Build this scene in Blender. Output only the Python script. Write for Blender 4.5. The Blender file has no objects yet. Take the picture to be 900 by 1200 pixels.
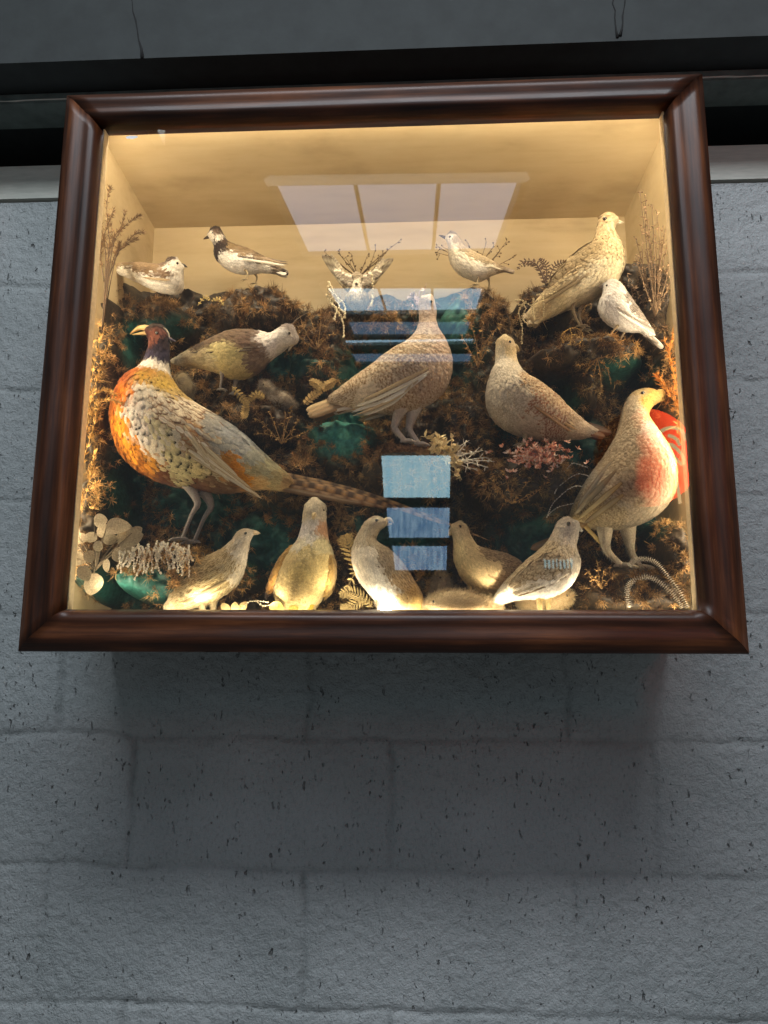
import bpy, math, random
import numpy as np
from mathutils import Vector, Matrix
from mathutils.bvhtree import BVHTree
random.seed(7); rng = np.random.default_rng(11)
SC = bpy.context.scene; C = SC.collection

# ------------------------------------------------------------------ camera
FOC = 888.0; CAM = np.array([0.066, -1.056, 0.001]); YAW, PIT, ROL = -0.051, 0.179, 0.0034
fw = np.array([math.sin(YAW)*math.cos(PIT), math.cos(YAW)*math.cos(PIT), math.sin(PIT)])
r0 = np.array([math.cos(YAW), -math.sin(YAW), 0.0]); u0 = np.cross(r0, fw)
RT = r0*math.cos(ROL)+u0*math.sin(ROL); UP = -r0*math.sin(ROL)+u0*math.cos(ROL)
cd = bpy.data.cameras.new('camera'); cam = bpy.data.objects.new('camera', cd); C.objects.link(cam)
m = Matrix(((RT[0], UP[0], -fw[0], CAM[0]), (RT[1], UP[1], -fw[1], CAM[1]), (RT[2], UP[2], -fw[2], CAM[2]), (0, 0, 0, 1)))
cam.matrix_world = m
cd.sensor_fit = 'HORIZONTAL'; cd.sensor_width = 36; cd.lens = 36*FOC/900; cd.clip_end = 200; cd.clip_start = .02
SC.camera = cam

def W(px, py, y):
    """traced photograph point -> place in the room at depth y"""
    d = fw+RT*(px-450)/FOC-UP*(py-600)/FOC
    return CAM+d*((y-CAM[1])/d[1])
def RP(px, py, y, yg=.016):
    """where a thing mirrored in the glass really stands (behind the viewer, at depth y)"""
    h = W(px, py, yg); d = h-CAM
    return h+np.array([d[0], -d[1], d[2]])*((yg-y)/d[1])
def S(y): return (y-CAM[1])/FOC*1.0

# ------------------------------------------------------------------ colour / material helpers
def lin(c):
    if isinstance(c, str):
        c = [int(c[i:i+2], 16)/255 for i in (0, 2, 4)]
        return np.array([x/12.92 if x <= .04045 else ((x+.055)/1.055)**2.4 for x in c])
    return np.array(c, float)
def newmat(name):
    mt = bpy.data.materials.new(name); mt.use_nodes = True
    nt = mt.node_tree; b = nt.nodes['Principled BSDF']; return mt, nt, b
def nd(nt, t, **kw):
    n = nt.nodes.new(t)
    for k, v in kw.items():
        if k.startswith('_'): setattr(n, k[1:], v)
        else: n.inputs[k.replace('_', ' ')].default_value = v
    return n
def ramp(nt, fac, stops):
    n = nt.nodes.new('ShaderNodeValToRGB'); e = n.color_ramp.elements
    while len(e) < len(stops): e.new(.5)
    for i, (p, c) in enumerate(stops):
        e[i].position = p; c = lin(c); e[i].color = (*c, 1)
    nt.links.new(fac, n.inputs[0]); return n
def bump(nt, b, h, strength, dist):
    n = nd(nt, 'ShaderNodeBump', Strength=strength, Distance=dist)
    nt.links.new(h, n.inputs['Height']); nt.links.new(n.outputs[0], b.inputs['Normal']); return n
def coords(nt, scale=(1, 1, 1)):
    tc = nt.nodes.new('ShaderNodeTexCoord'); mp = nt.nodes.new('ShaderNodeMapping'); mp.inputs['Scale'].default_value = scale
    nt.links.new(tc.outputs['Object'], mp.inputs[0]); return mp.outputs[0]
def noise(nt, vec, scale, detail=4, rough=.5):
    n = nd(nt, 'ShaderNodeTexNoise', Scale=scale, Detail=detail, Roughness=rough); nt.links.new(vec, n.inputs['Vector']); return n.outputs[0]

def mat_vcol(name, rough=.75, nscale=900, namp=.25, bumpd=.0004, sheen=.2, spec=.3, stretch=(1, 1, 1), sub=0):
    mt, nt, b = newmat(name)
    a = nt.nodes.new('ShaderNodeVertexColor'); a.layer_name = 'Col'
    v = coords(nt, stretch); n = noise(nt, v, nscale, 3)
    mr = nd(nt, 'ShaderNodeMapRange'); mr.inputs[1].default_value = .3; mr.inputs[2].default_value = .7
    mr.inputs[3].default_value = 1-namp; mr.inputs[4].default_value = 1+namp; nt.links.new(n, mr.inputs[0])
    mx = nt.nodes.new('ShaderNodeVectorMath'); mx.operation = 'SCALE'
    nt.links.new(a.outputs[0], mx.inputs[0]); nt.links.new(mr.outputs[0], mx.inputs['Scale'])
    nt.links.new(mx.outputs[0], b.inputs['Base Color'])
    b.inputs['Roughness'].default_value = rough; b.inputs['Sheen Weight'].default_value = sheen; b.inputs['Specular IOR Level'].default_value = spec
    if sub:
        b.inputs['Subsurface Weight'].default_value = sub; b.inputs['Subsurface Radius'].default_value = (1, .7, .4); b.inputs['Subsurface Scale'].default_value = .002
    bump(nt, b, n, .5, bumpd); return mt
def mat_plain(name, c, rough=.5, var=.15, nscale=120, bumpd=.0003, spec=.5, coat=0, stretch=(1, 1, 1), metal=0):
    mt, nt, b = newmat(name); c = lin(c)
    n = noise(nt, coords(nt, stretch), nscale, 5, .6)
    rp = ramp(nt, n, [(.3, c*(1-var)), (.7, np.minimum(c*(1+var), 1))])
    nt.links.new(rp.outputs[0], b.inputs['Base Color']); b.inputs['Roughness'].default_value = rough
    b.inputs['Specular IOR Level'].default_value = spec; b.inputs['Coat Weight'].default_value = coat; b.inputs['Metallic'].default_value = metal
    if bumpd: bump(nt, b, n, .5, bumpd)
    return mt
def mat_emit(name, c, s, c2=None, nscale=2.0, stretch=(1, 1, 1)):
    mt = bpy.data.materials.new(name); mt.use_nodes = True; nt = mt.node_tree; nt.nodes.clear()
    o = nt.nodes.new('ShaderNodeOutputMaterial'); e = nd(nt, 'ShaderNodeEmission', Strength=s); e.inputs[0].default_value = (*lin(c), 1)
    if c2 is not None:
        rp = ramp(nt, noise(nt, coords(nt, stretch), nscale, 3), [(.35, c), (.65, c2)]); nt.links.new(rp.outputs[0], e.inputs[0])
    nt.links.new(e.outputs[0], o.inputs[0]); return mt

# ------------------------------------------------------------------ mesh helpers
def mkobj(name, verts, faces, mat, parent=None, cols=None, smooth=True, mats=None, fmat=None):
    me = bpy.data.meshes.new(name)
    R = np.zeros(3)
    if parent is not None: R = np.array(parent.matrix_world.translation) if parent.type == 'EMPTY' else np.array(parent.get('_o', (0, 0, 0)))
    verts = np.asarray(verts, float)-R
    if isinstance(faces, np.ndarray):
        me.vertices.add(len(verts)); me.vertices.foreach_set('co', verts.ravel())
        k = faces.shape[1]
        me.loops.add(faces.size); me.loops.foreach_set('vertex_index', faces.ravel().astype(np.int32))
        me.polygons.add(len(faces)); me.polygons.foreach_set('loop_start', np.arange(0, faces.size, k, dtype=np.int32))
        me.update(calc_edges=True)
    else:
        me.from_pydata(verts.tolist(), [], [list(map(int, f)) for f in faces]); me.update()
    if cols is not None:
        ca = me.color_attributes.new('Col', 'FLOAT_COLOR', 'POINT')
        cc = np.ones((len(verts), 4)); cc[:, :3] = np.clip(cols, 0, 1); ca.data.foreach_set('color', cc.ravel())
    if smooth: me.polygons.foreach_set('use_smooth', np.ones(len(me.polygons), bool))
    for mm in (mats or [mat]): me.materials.append(mm)
    if fmat is not None: me.polygons.foreach_set('material_index', np.asarray(fmat, np.int32))
    o = bpy.data.objects.new(name, me); C.objects.link(o)
    if parent is not None: o.parent = parent
    return o
def thing(name, loc, label, cat, group=None):
    o = bpy.data.objects.new(name, None); C.objects.link(o); o.location = loc; o.empty_display_size = .02
    o.matrix_world = Matrix.Translation(Vector(loc)); o['label'] = label; o['category'] = cat
    if group: o['group'] = group
    return o
def tag(o, label, cat, group=None, kind=None):
    o['label'] = label; o['category'] = cat
    if group: o['group'] = group
    if kind: o['kind'] = kind
    return o
class MB:
    def __init__(s): s.v = []; s.f = []; s.c = []; s.n = 0
    def add(s, v, f, col=(.5, .5, .5)):
        v = np.asarray(v, float); col = np.asarray(col, float)
        if col.ndim == 1: col = np.tile(col, (len(v), 1))
        s.v.append(v); s.c.append(col); s.f += [tuple(i+s.n for i in q) for q in f]; s.n += len(v)
    def box(s, a, b, col=(.5, .5, .5)):
        (x0, y0, z0), (x1, y1, z1) = a, b
        v = [(x0, y0, z0), (x1, y0, z0), (x1, y1, z0), (x0, y1, z0), (x0, y0, z1), (x1, y0, z1), (x1, y1, z1), (x0, y1, z1)]
        s.add(v, [(3, 2, 1, 0), (4, 5, 6, 7), (0, 1, 5, 4), (1, 2, 6, 5), (2, 3, 7, 6), (3, 0, 4, 7)], col)
    def tube(s, pts, rad, col=(.5, .5, .5), seg=8):
        pts = np.asarray(pts, float); n = len(pts); rad = np.broadcast_to(np.asarray(rad, float), (n,))
        tg = np.gradient(pts, axis=0); tg /= np.linalg.norm(tg, axis=1)[:, None]+1e-12
        ref = np.array([.13, 1, .21]); a = np.cross(tg, ref); a /= np.linalg.norm(a, axis=1)[:, None]+1e-9; b = np.cross(tg, a)
        th = np.arange(seg)*2*math.pi/seg
        v = pts[:, None]+rad[:, None, None]*(a[:, None]*np.cos(th)[None, :, None]+b[:, None]*np.sin(th)[None, :, None])
        v = v.reshape(-1, 3); f = []
        for i in range(n-1):
            for j in range(seg): k = (j+1) % seg; f.append((i*seg+j, i*seg+k, (i+1)*seg+k, (i+1)*seg+j))
        f.append(tuple(range(seg))[::-1]); f.append(tuple((n-1)*seg+j for j in range(seg)))
        col = np.asarray(col, float)
        if col.ndim == 2: col = np.repeat(col, seg, axis=0)
        s.add(v, f, col)
    def ball(s, c, r, col=(.5, .5, .5), n=8, m=12):
        r = np.broadcast_to(np.asarray(r, float), (3,)); v = [np.array(c)+(0, 0, r[2])]
        for i in range(1, n):
            for j in range(m):
                a = math.pi*i/n; b = 2*math.pi*j/m
                v.append(np.array(c)+r*(math.sin(a)*math.cos(b), math.sin(a)*math.sin(b), math.cos(a)))
        v.append(np.array(c)-(0, 0, r[2])); f = [(0, 1+j, 1+(j+1) % m) for j in range(m)]
        for i in range(n-2):
            for j in range(m): k = (j+1) % m; f.append((1+i*m+j, 1+(i+1)*m+j, 1+(i+1)*m+k, 1+i*m+k))
        L = 1+(n-1)*m; f += [(L, L-m+(j+1) % m, L-m+j) for j in range(m)]; s.add(v, f, col)
    def leaf(s, base, dirv, nrm, L, w, col, curl=.15, n=6, shape='round', col2=None):
        d = np.array(dirv, float); d /= np.linalg.norm(d); nr = np.array(nrm, float); nr -= d*nr.dot(d); nr /= np.linalg.norm(nr)+1e-9; sd = np.cross(nr, d)
        v = []; cc = []; col = np.asarray(col, float); col2 = col if col2 is None else np.asarray(col2, float)
        for i in range(n+1):
            t = i/n
            hw = {'round': math.sin(math.pi*min(1, max(.02, t))**.8)**.6, 'lance': math.sin(math.pi*max(.02, t)**.75), 'blade': (1-t)**.7*min(1, .4+3*t)}[shape]*w/2
            if i == n: hw = w*.01
            ctr = np.array(base)+d*L*t-nr*curl*L*t*t
            for q in (-1, 0, 1): v.append(ctr+sd*hw*q+nr*(abs(q)*.18*hw)); cc.append(col if q else col*.8+.2*col2)
        f = []
        for i in range(n):
            for q in range(2): a = i*3+q; f.append((a, a+1, a+4, a+3))
        s.add(v, f, np.array(cc))
    def obj(s, name, mat, parent=None, smooth=True):
        return mkobj(name, np.concatenate(s.v), s.f, mat, parent, np.concatenate(s.c), smooth)

# ------------------------------------------------------------------ numpy value noise
def _h(i, j, k):
    n = (i*374761393+j*668265263+k*2147483647*3+k*974634777) & 0xffffffff
    n = ((n ^ (n >> 13))*1274126177) & 0xffffffff
    return ((n ^ (n >> 16)) & 0xffff)/65535.0
def vn(P):
    P = np.asarray(P, float); I = np.floor(P).astype(np.int64); F = P-I; F = F*F*(3-2*F); r = 0
    for a in (0, 1):
        for b in (0, 1):
            for c in (0, 1):
                w = (F[..., 0] if a else 1-F[..., 0])*(F[..., 1] if b else 1-F[..., 1])*(F[..., 2] if c else 1-F[..., 2])
                r = r+w*_h(I[..., 0]+a, I[..., 1]+b, I[..., 2]+c)
    return r*2-1
def fbm(P, s, o=4, g=.5):
    r = 0; a = 1
    for i in range(o): r = r+a*vn(np.asarray(P)*s*2**i+17.3*i); a *= g
    return r

# ------------------------------------------------------------------ materials
M = {}
M['feather'] = mat_vcol('plumage', .8, 650, .24, .0006, .1, .15)
M['skin'] = mat_vcol('bird_body', .85, 650, .24, .0006, .1, .15)
M['quill'] = mat_vcol('flight_feather', .55, 700, .12, .0002, .1)
M['horn'] = mat_vcol('horn', .35, 500, .12, .0001, 0, .5)
M['leg'] = mat_vcol('leg_scale', .5, 900, .3, .0004, 0, .4)
M['down'] = mat_vcol('down', .9, 900, .15, .0003, .4)
M['plant'] = mat_vcol('dried_plant', .75, 500, .3, .0004, .1)
M['moss'] = mat_vcol('moss_fibre', .9, 300, .4, .0003, .1, .15)
M['eye'] = mat_plain('glass_eye', (.012, .008, .005), .06, 0, bumpd=0, spec=.8, coat=1)

def mat_wood(axis):
    mt, nt, b = newmat('mahogany_'+'xyz'[axis]); st = [14, 14, 14]; st[axis] = 1.1
    v = coords(nt, tuple(st)); n1 = noise(nt, v, 3.2, 6, .6)
    st2 = [160, 160, 160]; st2[axis] = 5; n2 = noise(nt, coords(nt, tuple(st2)), 1.6, 4)
    n3 = noise(nt, coords(nt), 7, 4)
    rp = ramp(nt, n1, [(.28, (.009, .0028, .0012)), (.5, (.060, .017, .005)), (.72, (.17, .055, .016))])
    mx = nt.nodes.new('ShaderNodeMixRGB'); mx.blend_type = 'MULTIPLY'; mx.inputs[0].default_value = .55
    r2 = ramp(nt, n2, [(.35, (.35, .3, .3)), (.6, (1, 1, 1))]); nt.links.new(rp.outputs[0], mx.inputs[1]); nt.links.new(r2.outputs[0], mx.inputs[2])
    mx2 = nt.nodes.new('ShaderNodeMixRGB'); mx2.blend_type = 'MULTIPLY'; mx2.inputs[0].default_value = .6
    r3 = ramp(nt, n3, [(.3, (.5, .45, .45)), (.65, (1.0, 1.0, 1.0))]); nt.links.new(mx.outputs[0], mx2.inputs[1]); nt.links.new(r3.outputs[0], mx2.inputs[2])
    nt.links.new(mx2.outputs[0], b.inputs['Base Color'])
    rr = nd(nt, 'ShaderNodeMapRange'); rr.inputs[3].default_value = .26; rr.inputs[4].default_value = .55; nt.links.new(n3, rr.inputs[0]); nt.links.new(rr.outputs[0], b.inputs['Roughness'])
    b.inputs['Coat Weight'].default_value = .06; b.inputs['Coat Roughness'].default_value = .25; b.inputs['Specular IOR Level'].default_value = .28
    bump(nt, b, n2, .25, .0004); return mt
M['woodx'] = mat_wood(0); M['woodz'] = mat_wood(2)

def mat_lining():
    mt, nt, b = newmat('painted_lining')
    n1 = noise(nt, coords(nt, (2.0, 5, 8)), 2.2, 5, .6); n2 = noise(nt, coords(nt, (6, 60, 60)), 1.5, 4)
    rp = ramp(nt, n1, [(.2, (.40, .30, .165)), (.45, (.56, .44, .255)), (.75, (.64, .52, .32))])
    mx = nt.nodes.new('ShaderNodeMixRGB'); mx.blend_type = 'MULTIPLY'; mx.inputs[0].default_value = .22
    r2 = ramp(nt, n2, [(.3, (.78, .74, .68)), (.6, (1, 1, 1))]); nt.links.new(rp.outputs[0], mx.inputs[1]); nt.links.new(r2.outputs[0], mx.inputs[2])
    nt.links.new(mx.outputs[0], b.inputs['Base Color']); b.inputs['Roughness'].default_value = .75; bump(nt, b, n2, .2, .0005); return mt
M['lining'] = mat_lining()

def mat_glass():
    mt = bpy.data.materials.new('glass_pane'); mt.use_nodes = True; nt = mt.node_tree; nt.nodes.clear()
    o = nt.nodes.new('ShaderNodeOutputMaterial'); t = nt.nodes.new('ShaderNodeBsdfTransparent'); g = nd(nt, 'ShaderNodeBsdfGlossy', Roughness=.012)
    t.inputs[0].default_value = (.975, .985, .98, 1)
    fr = nd(nt, 'ShaderNodeFresnel', IOR=1.52); mu = nd(nt, 'ShaderNodeMath', _operation='MULTIPLY'); mu.inputs[1].default_value = 1.9
    nt.links.new(fr.outputs[0], mu.inputs[0]); mx = nt.nodes.new('ShaderNodeMixShader')
    nt.links.new(mu.outputs[0], mx.inputs[0]); nt.links.new(t.outputs[0], mx.inputs[1]); nt.links.new(g.outputs[0], mx.inputs[2]); df = nd(nt, 'ShaderNodeBsdfDiffuse'); m3 = nt.nodes.new('ShaderNodeMixShader'); tcn = coords(nt, (1, 1, .5))
    dr = ramp(nt, noise(nt, tcn, 9, 6, .7), [(.35, (.0, .0, .0)), (.75, (.007, .007, .007))]); nt.links.new(dr.outputs[0], m3.inputs[0]); nt.links.new(mx.outputs[0], m3.inputs[1]); nt.links.new(df.outputs[0], m3.inputs[2])
    nt.links.new(m3.outputs[0], o.inputs[0])
    return mt
M['glass'] = mat_glass()

def mat_block():
    mt, nt, b = newmat('painted_blockwork')
    v = coords(nt)
    big = noise(nt, v, 5, 4); mid = noise(nt, v, 70, 5, .65); fine = noise(nt, v, 260, 4, .7)
    vz = coords(nt, (1, 1, .5))
    r_p = ramp(nt, noise(nt, vz, 150, 2.5, .55), [(.655, (0, 0, 0)), (.74, (1, 1, 1))])
    r_q = ramp(nt, noise(nt, coords(nt, (1, 1, .6)), 62, 2, .5), [(.745, (0, 0, 0)), (.80, (1, 1, 1))])
    patch = ramp(nt, noise(nt, coords(nt, (1, 1, .8)), 17, 3, .6), [(.40, (.0, .0, .0)), (.58, (1, 1, 1))])
    pm = nd(nt, 'ShaderNodeMath', _operation='MULTIPLY'); nt.links.new(r_p.outputs[0], pm.inputs[0]); nt.links.new(patch.outputs[0], pm.inputs[1])
    pit = nd(nt, 'ShaderNodeMath', _operation='MAXIMUM'); nt.links.new(pm.outputs[0], pit.inputs[0]); nt.links.new(r_q.outputs[0], pit.inputs[1])
    base = ramp(nt, big, [(.3, (.32, .345, .345)), (.7, (.42, .44, .44))])
    m1 = nt.nodes.new('ShaderNodeMixRGB'); nt.links.new(pit.outputs[0], m1.inputs[0]); nt.links.new(base.outputs[0], m1.inputs[1]); m1.inputs[2].default_value = (.16, .165, .16, 1)
    m2 = nt.nodes.new('ShaderNodeMixRGB'); m2.blend_type = 'MULTIPLY'; m2.inputs[0].default_value = .5
    rm = ramp(nt, noise(nt, coords(nt, (1, 1, .6)), 170, 5, .75), [(.33, (.6, .6, .58)), (.50, (1, 1, 1))]); nt.links.new(m1.outputs[0], m2.inputs[1]); nt.links.new(rm.outputs[0], m2.inputs[2])
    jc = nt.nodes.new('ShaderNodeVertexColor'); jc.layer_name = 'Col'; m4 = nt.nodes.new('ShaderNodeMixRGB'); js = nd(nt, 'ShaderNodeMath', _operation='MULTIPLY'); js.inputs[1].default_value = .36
    nt.links.new(jc.outputs[0], js.inputs[0]); nt.links.new(js.outputs[0], m4.inputs[0]); nt.links.new(m2.outputs[0], m4.inputs[1]); m4.inputs[2].default_value = (.07, .085, .075, 1)  # darkens the joints: painted groove shade as well as dirt
    nt.links.new(m4.outputs[0], b.inputs['Base Color']); b.inputs['Roughness'].default_value = .55; b.inputs['Specular IOR Level'].default_value = .35
    h = nd(nt, 'ShaderNodeMath', _operation='SUBTRACT'); nt.links.new(mid, h.inputs[0]); nt.links.new(pit.outputs[0], h.inputs[1])
    h2 = nd(nt, 'ShaderNodeMath', _operation='MULTIPLY_ADD'); nt.links.new(fine, h2.inputs[0]); h2.inputs[1].default_value = .4; nt.links.new(h.outputs[0], h2.inputs[2])
    bump(nt, b, h2.outputs[0], 1.0, .0065); return mt
M['block'] = mat_block()
M['concrete'] = mat_plain('concrete', (.026, .031, .031), .8, .18, 22, .0012)
M['steel'] = mat_plain('painted_steel', (.10, .13, .12), .45, .3, 30, .0006)
M['strip'] = mat_plain('timber_strip', (.50, .50, .44), .6, .12, 25, .0005, stretch=(1, 8, 8))
M['void'] = mat_plain('near_black', (.01, .01, .01), .9, .1, bumpd=0)

# ------------------------------------------------------------------ setting: wall, beam
WY = .282
def blockwall():
    zt = W(35, 237, WY)[2]
    z1 = W(450, 866, WY)[2]; z2 = W(450, 1021, WY)[2]; bh = z1-z2
    xA = W(456, 940, WY)[0]; xB = W(356, 1110, WY)[0]; bw = .44
    xs = np.concatenate([[-3, -1.6], np.arange(-.95, 1.05, .0045), [1.6, 3]]); zs = np.concatenate([[-2.2, -1.2], np.arange(-.62, zt, .0045), [zt]])
    X, Z = np.meshgrid(xs, zs); Y = np.full_like(X, WY)
    P = np.stack([X, X*0, Z], -1); wob = fbm(P, 14, 3)*.004+fbm(P, 60, 2)*.0022
    zz = (Z+wob-z1)/bh; row = np.floor(zz); dz = np.minimum(zz-row, row+1-zz)*bh
    off = np.where(row % 2 == 0, xB, xA)   # row -1 is the one with the joint at xA
    xx = (X+wob*1.2-off)/bw; dx = np.abs(xx-np.round(xx))*bw
    faint = .5+.5*np.clip(fbm(P+5, 7, 2)+.55, 0, 1)
    g = np.maximum(np.exp(-(dz/.0035)**2)*.95, np.exp(-(dx/.0038)**2)*1.15)*faint
    bev = np.maximum(np.exp(-(dz/.013)**2), np.exp(-(dx/.012)**2)*.8)
    Y = Y+g*.0048+bev*.0008-fbm(P, 9, 3)*.0010-fbm(P, 90, 3)*.0008
    n, k = X.shape; idx = np.arange(n*k).reshape(n, k)
    F = np.stack([idx[:-1, :-1], idx[:-1, 1:], idx[1:, 1:], idx[1:, :-1]], -1).reshape(-1, 4)
    o = mkobj('wall', np.stack([X, Y, Z], -1).reshape(-1, 3), F, M['block'], None, np.repeat((np.clip(np.maximum(np.exp(-(dz/.005)**2)*.75, np.exp(-(dx/.006)**2))*faint*(.55+.6*np.clip(fbm(P, 45, 2), -.7, 1)), 0, 1)).reshape(-1, 1), 3, 1)); o['kind'] = 'structure'  # vertex colour masks the joints, where missing groove shade is painted in with dirt
    return zt
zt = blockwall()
b = MB(); zs1 = W(35, 196, WY)[2]
b.box((-3, WY-.004, zt+.006), (3, WY+.1, zs1)); o = b.obj('ledge_strip', M['strip'], smooth=False); tag(o, 'pale painted timber strip along the top of the block wall', 'ledge strip')
zc = W(450, 58, .10)[2]
b = MB(); b.box((-3, .10, zc), (3, .9, zc+.6))
o = b.obj('concrete_beam', M['concrete'], smooth=False); tag(o, 'cracked grey concrete lintel across the very top of the wall', 'lintel')
# cracks: dark ragged seams 4 mm proud patches of worn mortar
def crack(px, py0, py1, parent, side=0):
    c = MB(); pts = []
    for i in range(9):
        t = i/8; pts.append(W(px+side*t+random.uniform(-1.3, 1.3), py0+(py1-py0)*t, .0995))
    c.tube(pts, [.0005+.0007*random.random()+.0022*(i/8)**5 for i in range(9)], (.02, .022, .02), 5); o = c.obj('crack', M['void']); o.parent = parent
crack(150, -20, 68, o, 18); crack(716, -20, 44, o, 8); crack(735, -20, 42, o, -8)
zf = zc-.012
b = MB(); b.box((-3, .172, zf-.012), (3, .24, zf+.008)); b.box((-3, .20, zf+.008), (3, .21, zf+.4))
o = b.obj('steel_beam', M['steel'], smooth=False); tag(o, 'dark painted steel beam flange just above the display case', 'steel beam')
b = MB()
xsb = np.linspace(-3, 3, 300)
b.tube([(x, .1715, zf-.006+.0008*random.uniform(-1, 1)) for x in xsb], [.0022*random.uniform(.4, 1) for _ in xsb], (.3, .34, .34), 5); e = b.obj('lip_highlight', M['strip']); e.parent = o  # pale tube laid along the flange lip as a painted-on highlight
b = MB(); b.box((-3, .55, .5), (3, .56, 1.9)); b.box((-3, WY+.1, zs1-.05), (3, .55, zs1-.03)); o = b.obj('wall_recess', M['void'], smooth=False); o['kind'] = 'structure'  # near-black sheets added behind the gap to keep it dark and stop stray light

# ------------------------------------------------------------------ the case
case = thing('display_case', (0, 0, 0), 'glazed mahogany display case full of stuffed birds on the block wall', 'display case')
H = .8815; FWD = [.0545, .0555, .0525]   # side, bottom, top widths
prof = [(0, .034), (0, .006), (.0015, .002), (.005, 0), (.0085, -.0035), (.012, -.0055), (.016, -.0065), (.021, -.0060), (.026, -.0046), (.031, -.0036), (.035, -.0036), (.039, -.0042), (.043, -.0040), (.047, -.0018), (.0505, .0035), (.0525, .009), (.0545, .015), (.0545, .034)]
def rail(a, b_, inw, width, mat, flip=False):
    # a,b_: outer corner ends; inward direction; each end mitred
    a = np.array(a, float); b_ = np.array(b_, float); inw = np.array(inw, float); L = np.linalg.norm(b_-a); d = (b_-a)/L
    n = 40; v = []
    for i in range(n+1):
        for (u, y) in prof:
            uu = u*width/.0545
            s = uu*SIDE_R + (L-2*uu*SIDE_R)*i/n
            wv = vn(np.array([s*9, u*60, width*50]))*.0004
            v.append(a+d*s+inw*uu+np.array([0, y+wv, 0]))
    k = len(prof); f = []
    for i in range(n):
        for j in range(k-1): q = (i*k+j, i*k+j+1, (i+1)*k+j+1, (i+1)*k+j); f.append(q if not flip else q[::-1])
    f.append(tuple(range(k))); f.append(tuple(n*k+j for j in range(k))[::-1])
    return mkobj('frame_rail', v, f, mat, case)
SIDE_R = 1.0
rail((-.505, 0, -.004), (.505, 0, -.004), (0, 0, 1), .0595, M['woodx']); rail((-.505, 0, H), (.505, 0, H), (0, 0, -1), .0525, M['woodx'], True)
rail((-.505, 0, -.004), (-.505, 0, H), (1, 0, 0), .0595, M['woodz'], True); rail((.505, 0, -.004), (.505, 0, H), (-1, 0, 0), .0595, M['woodz'])
IX = .4505; ZC = .805; ZF = .045; BY = .272
def plank(name, a, b_, mat=None):
    q = MB(); q.box(a, b_); o = q.obj(name, mat or M['lining'], case, False); return o
plank('back_panel', (-IX-.004, BY, ZF-.012), (IX+.004, BY+.006, ZC+.008))
def slab(name, quad, off, mat=None):
    q = MB(); v = [np.array(p, float) for p in quad]; v += [p+np.array(off) for p in v]
    q.add(v, [(0, 1, 2, 3), (7, 6, 5, 4), (0, 4, 5, 1), (1, 5, 6, 2), (2, 6, 7, 3), (3, 7, 4, 0)]); q.obj(name, mat or M['lining'], case, False)
FX = .4755; FZ = .8635
slab('top_panel', [(-FX, .0345, FZ), (FX, .0345, FZ), (IX, BY, ZC), (-IX, BY, ZC)], (0, 0, .008))
for sx in (-1, 1): slab('side_panel', [(sx*FX, .0345, ZF-.012), (sx*IX, BY, ZF-.012), (sx*IX, BY, ZC), (sx*FX, .0345, FZ)], (sx*.006, 0, 0))
plank('base_panel', (-IX-.02, .035, ZF-.012), (IX+.02, BY, ZF), mat_plain('base_green', (.02, .05, .035), .8))
plank('outer_carcass', (-.48, .036, .02), (.48, .2795, ZF-.014), M['woodx']); plank('outer_carcass', (-.48, .0365, .866), (.48, .2795, .872), M['woodx'])
plank('outer_carcass', (-.488, .036, .018), (-.4805, .2795, .868), M['woodz']); plank('outer_carcass', (.4805, .036, .018), (.488, .2795, .868), M['woodz'])
g = MB(); g.add([(-.4475, .016, .05), (.4475, .016, .05), (.4475, .016, .834), (-.4475, .016, .834)], [(0, 1, 2, 3)]); g.obj('glass_pane', M['glass'], case, False)
# cream slip bead round the glass opening
wx = .4455; M['bead'] = mat_plain('cream_bead', (.75, .62, .42), .6)
for sx in (-1, 1): bead = MB(); bead.box((sx*wx-.0013, .018, .054), (sx*wx+.0013, .034, .830)); bead.obj('glazing_bead', M['bead'], case, False)
for px in (256, 690):
    q = MB(); p = W(px, 767, .01); q.box((p[0]-.016, .004, -.004), (p[0]+.016, .022, -.0002)); q.obj('fixing_plate', M['void'], case, False)
q = MB(); p = W(154, 161, .0152)
pts = [(p[0]+.011*math.cos(a)*random.uniform(.7, 1.1), .0152, p[2]+.0035*math.sin(a)*random.uniform(.6, 1.1)) for a in np.linspace(0, 2*math.pi, 14)[:-1]]
q.add(pts, [tuple(range(13))]); q.obj('torn_sticker', mat_plain('paper', (.75, .78, .78), .7), case, False)
# warm lamps hidden behind the frame, plus added fill spots
WARM = (1.0, .82, .56)
def strip(name, a, b_, w, n, s, col=WARM):
    a = np.array(a); b_ = np.array(b_); d = (b_-a)/np.linalg.norm(b_-a); n = np.array(n, float); n /= np.linalg.norm(n); sd = np.cross(d, n)*w/2
    q = MB(); v = [a-sd, b_-sd, b_+sd, a+sd]; q.add(v, [(0, 1, 2, 3)]); o = q.obj(name, mat_emit(name, col, s), case, False)
    q = MB(); v2 = v+[x-n*.003 for x in v]; v2 = [np.array(x)-n*.0008 for x in v2]
    q.add(v2, [(0, 1, 2, 3), (7, 6, 5, 4), (0, 4, 5, 1), (1, 5, 6, 2), (2, 6, 7, 3), (3, 7, 4, 0)]); q.obj('lamp_housing', M['strip'], case, False)
LS = 1.0
strip('light_strip', (-.44, .042, .049), (.44, .042, .049), .008, (0, .75, 1), 27*LS)
strip('light_strip', (-.4665, .0375, .07), (-.4665, .0375, .80), .006, (.75, 1, 0), 80*LS); strip('light_strip', (.4660, .0375, .07), (.4660, .0375, .80), .006, (-.75, 1, 0), 80*LS)
strip('light_strip', (-.44, .0375, .8525), (.44, .0375, .8525), .006, (0, .6, -1), 95*LS)
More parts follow.
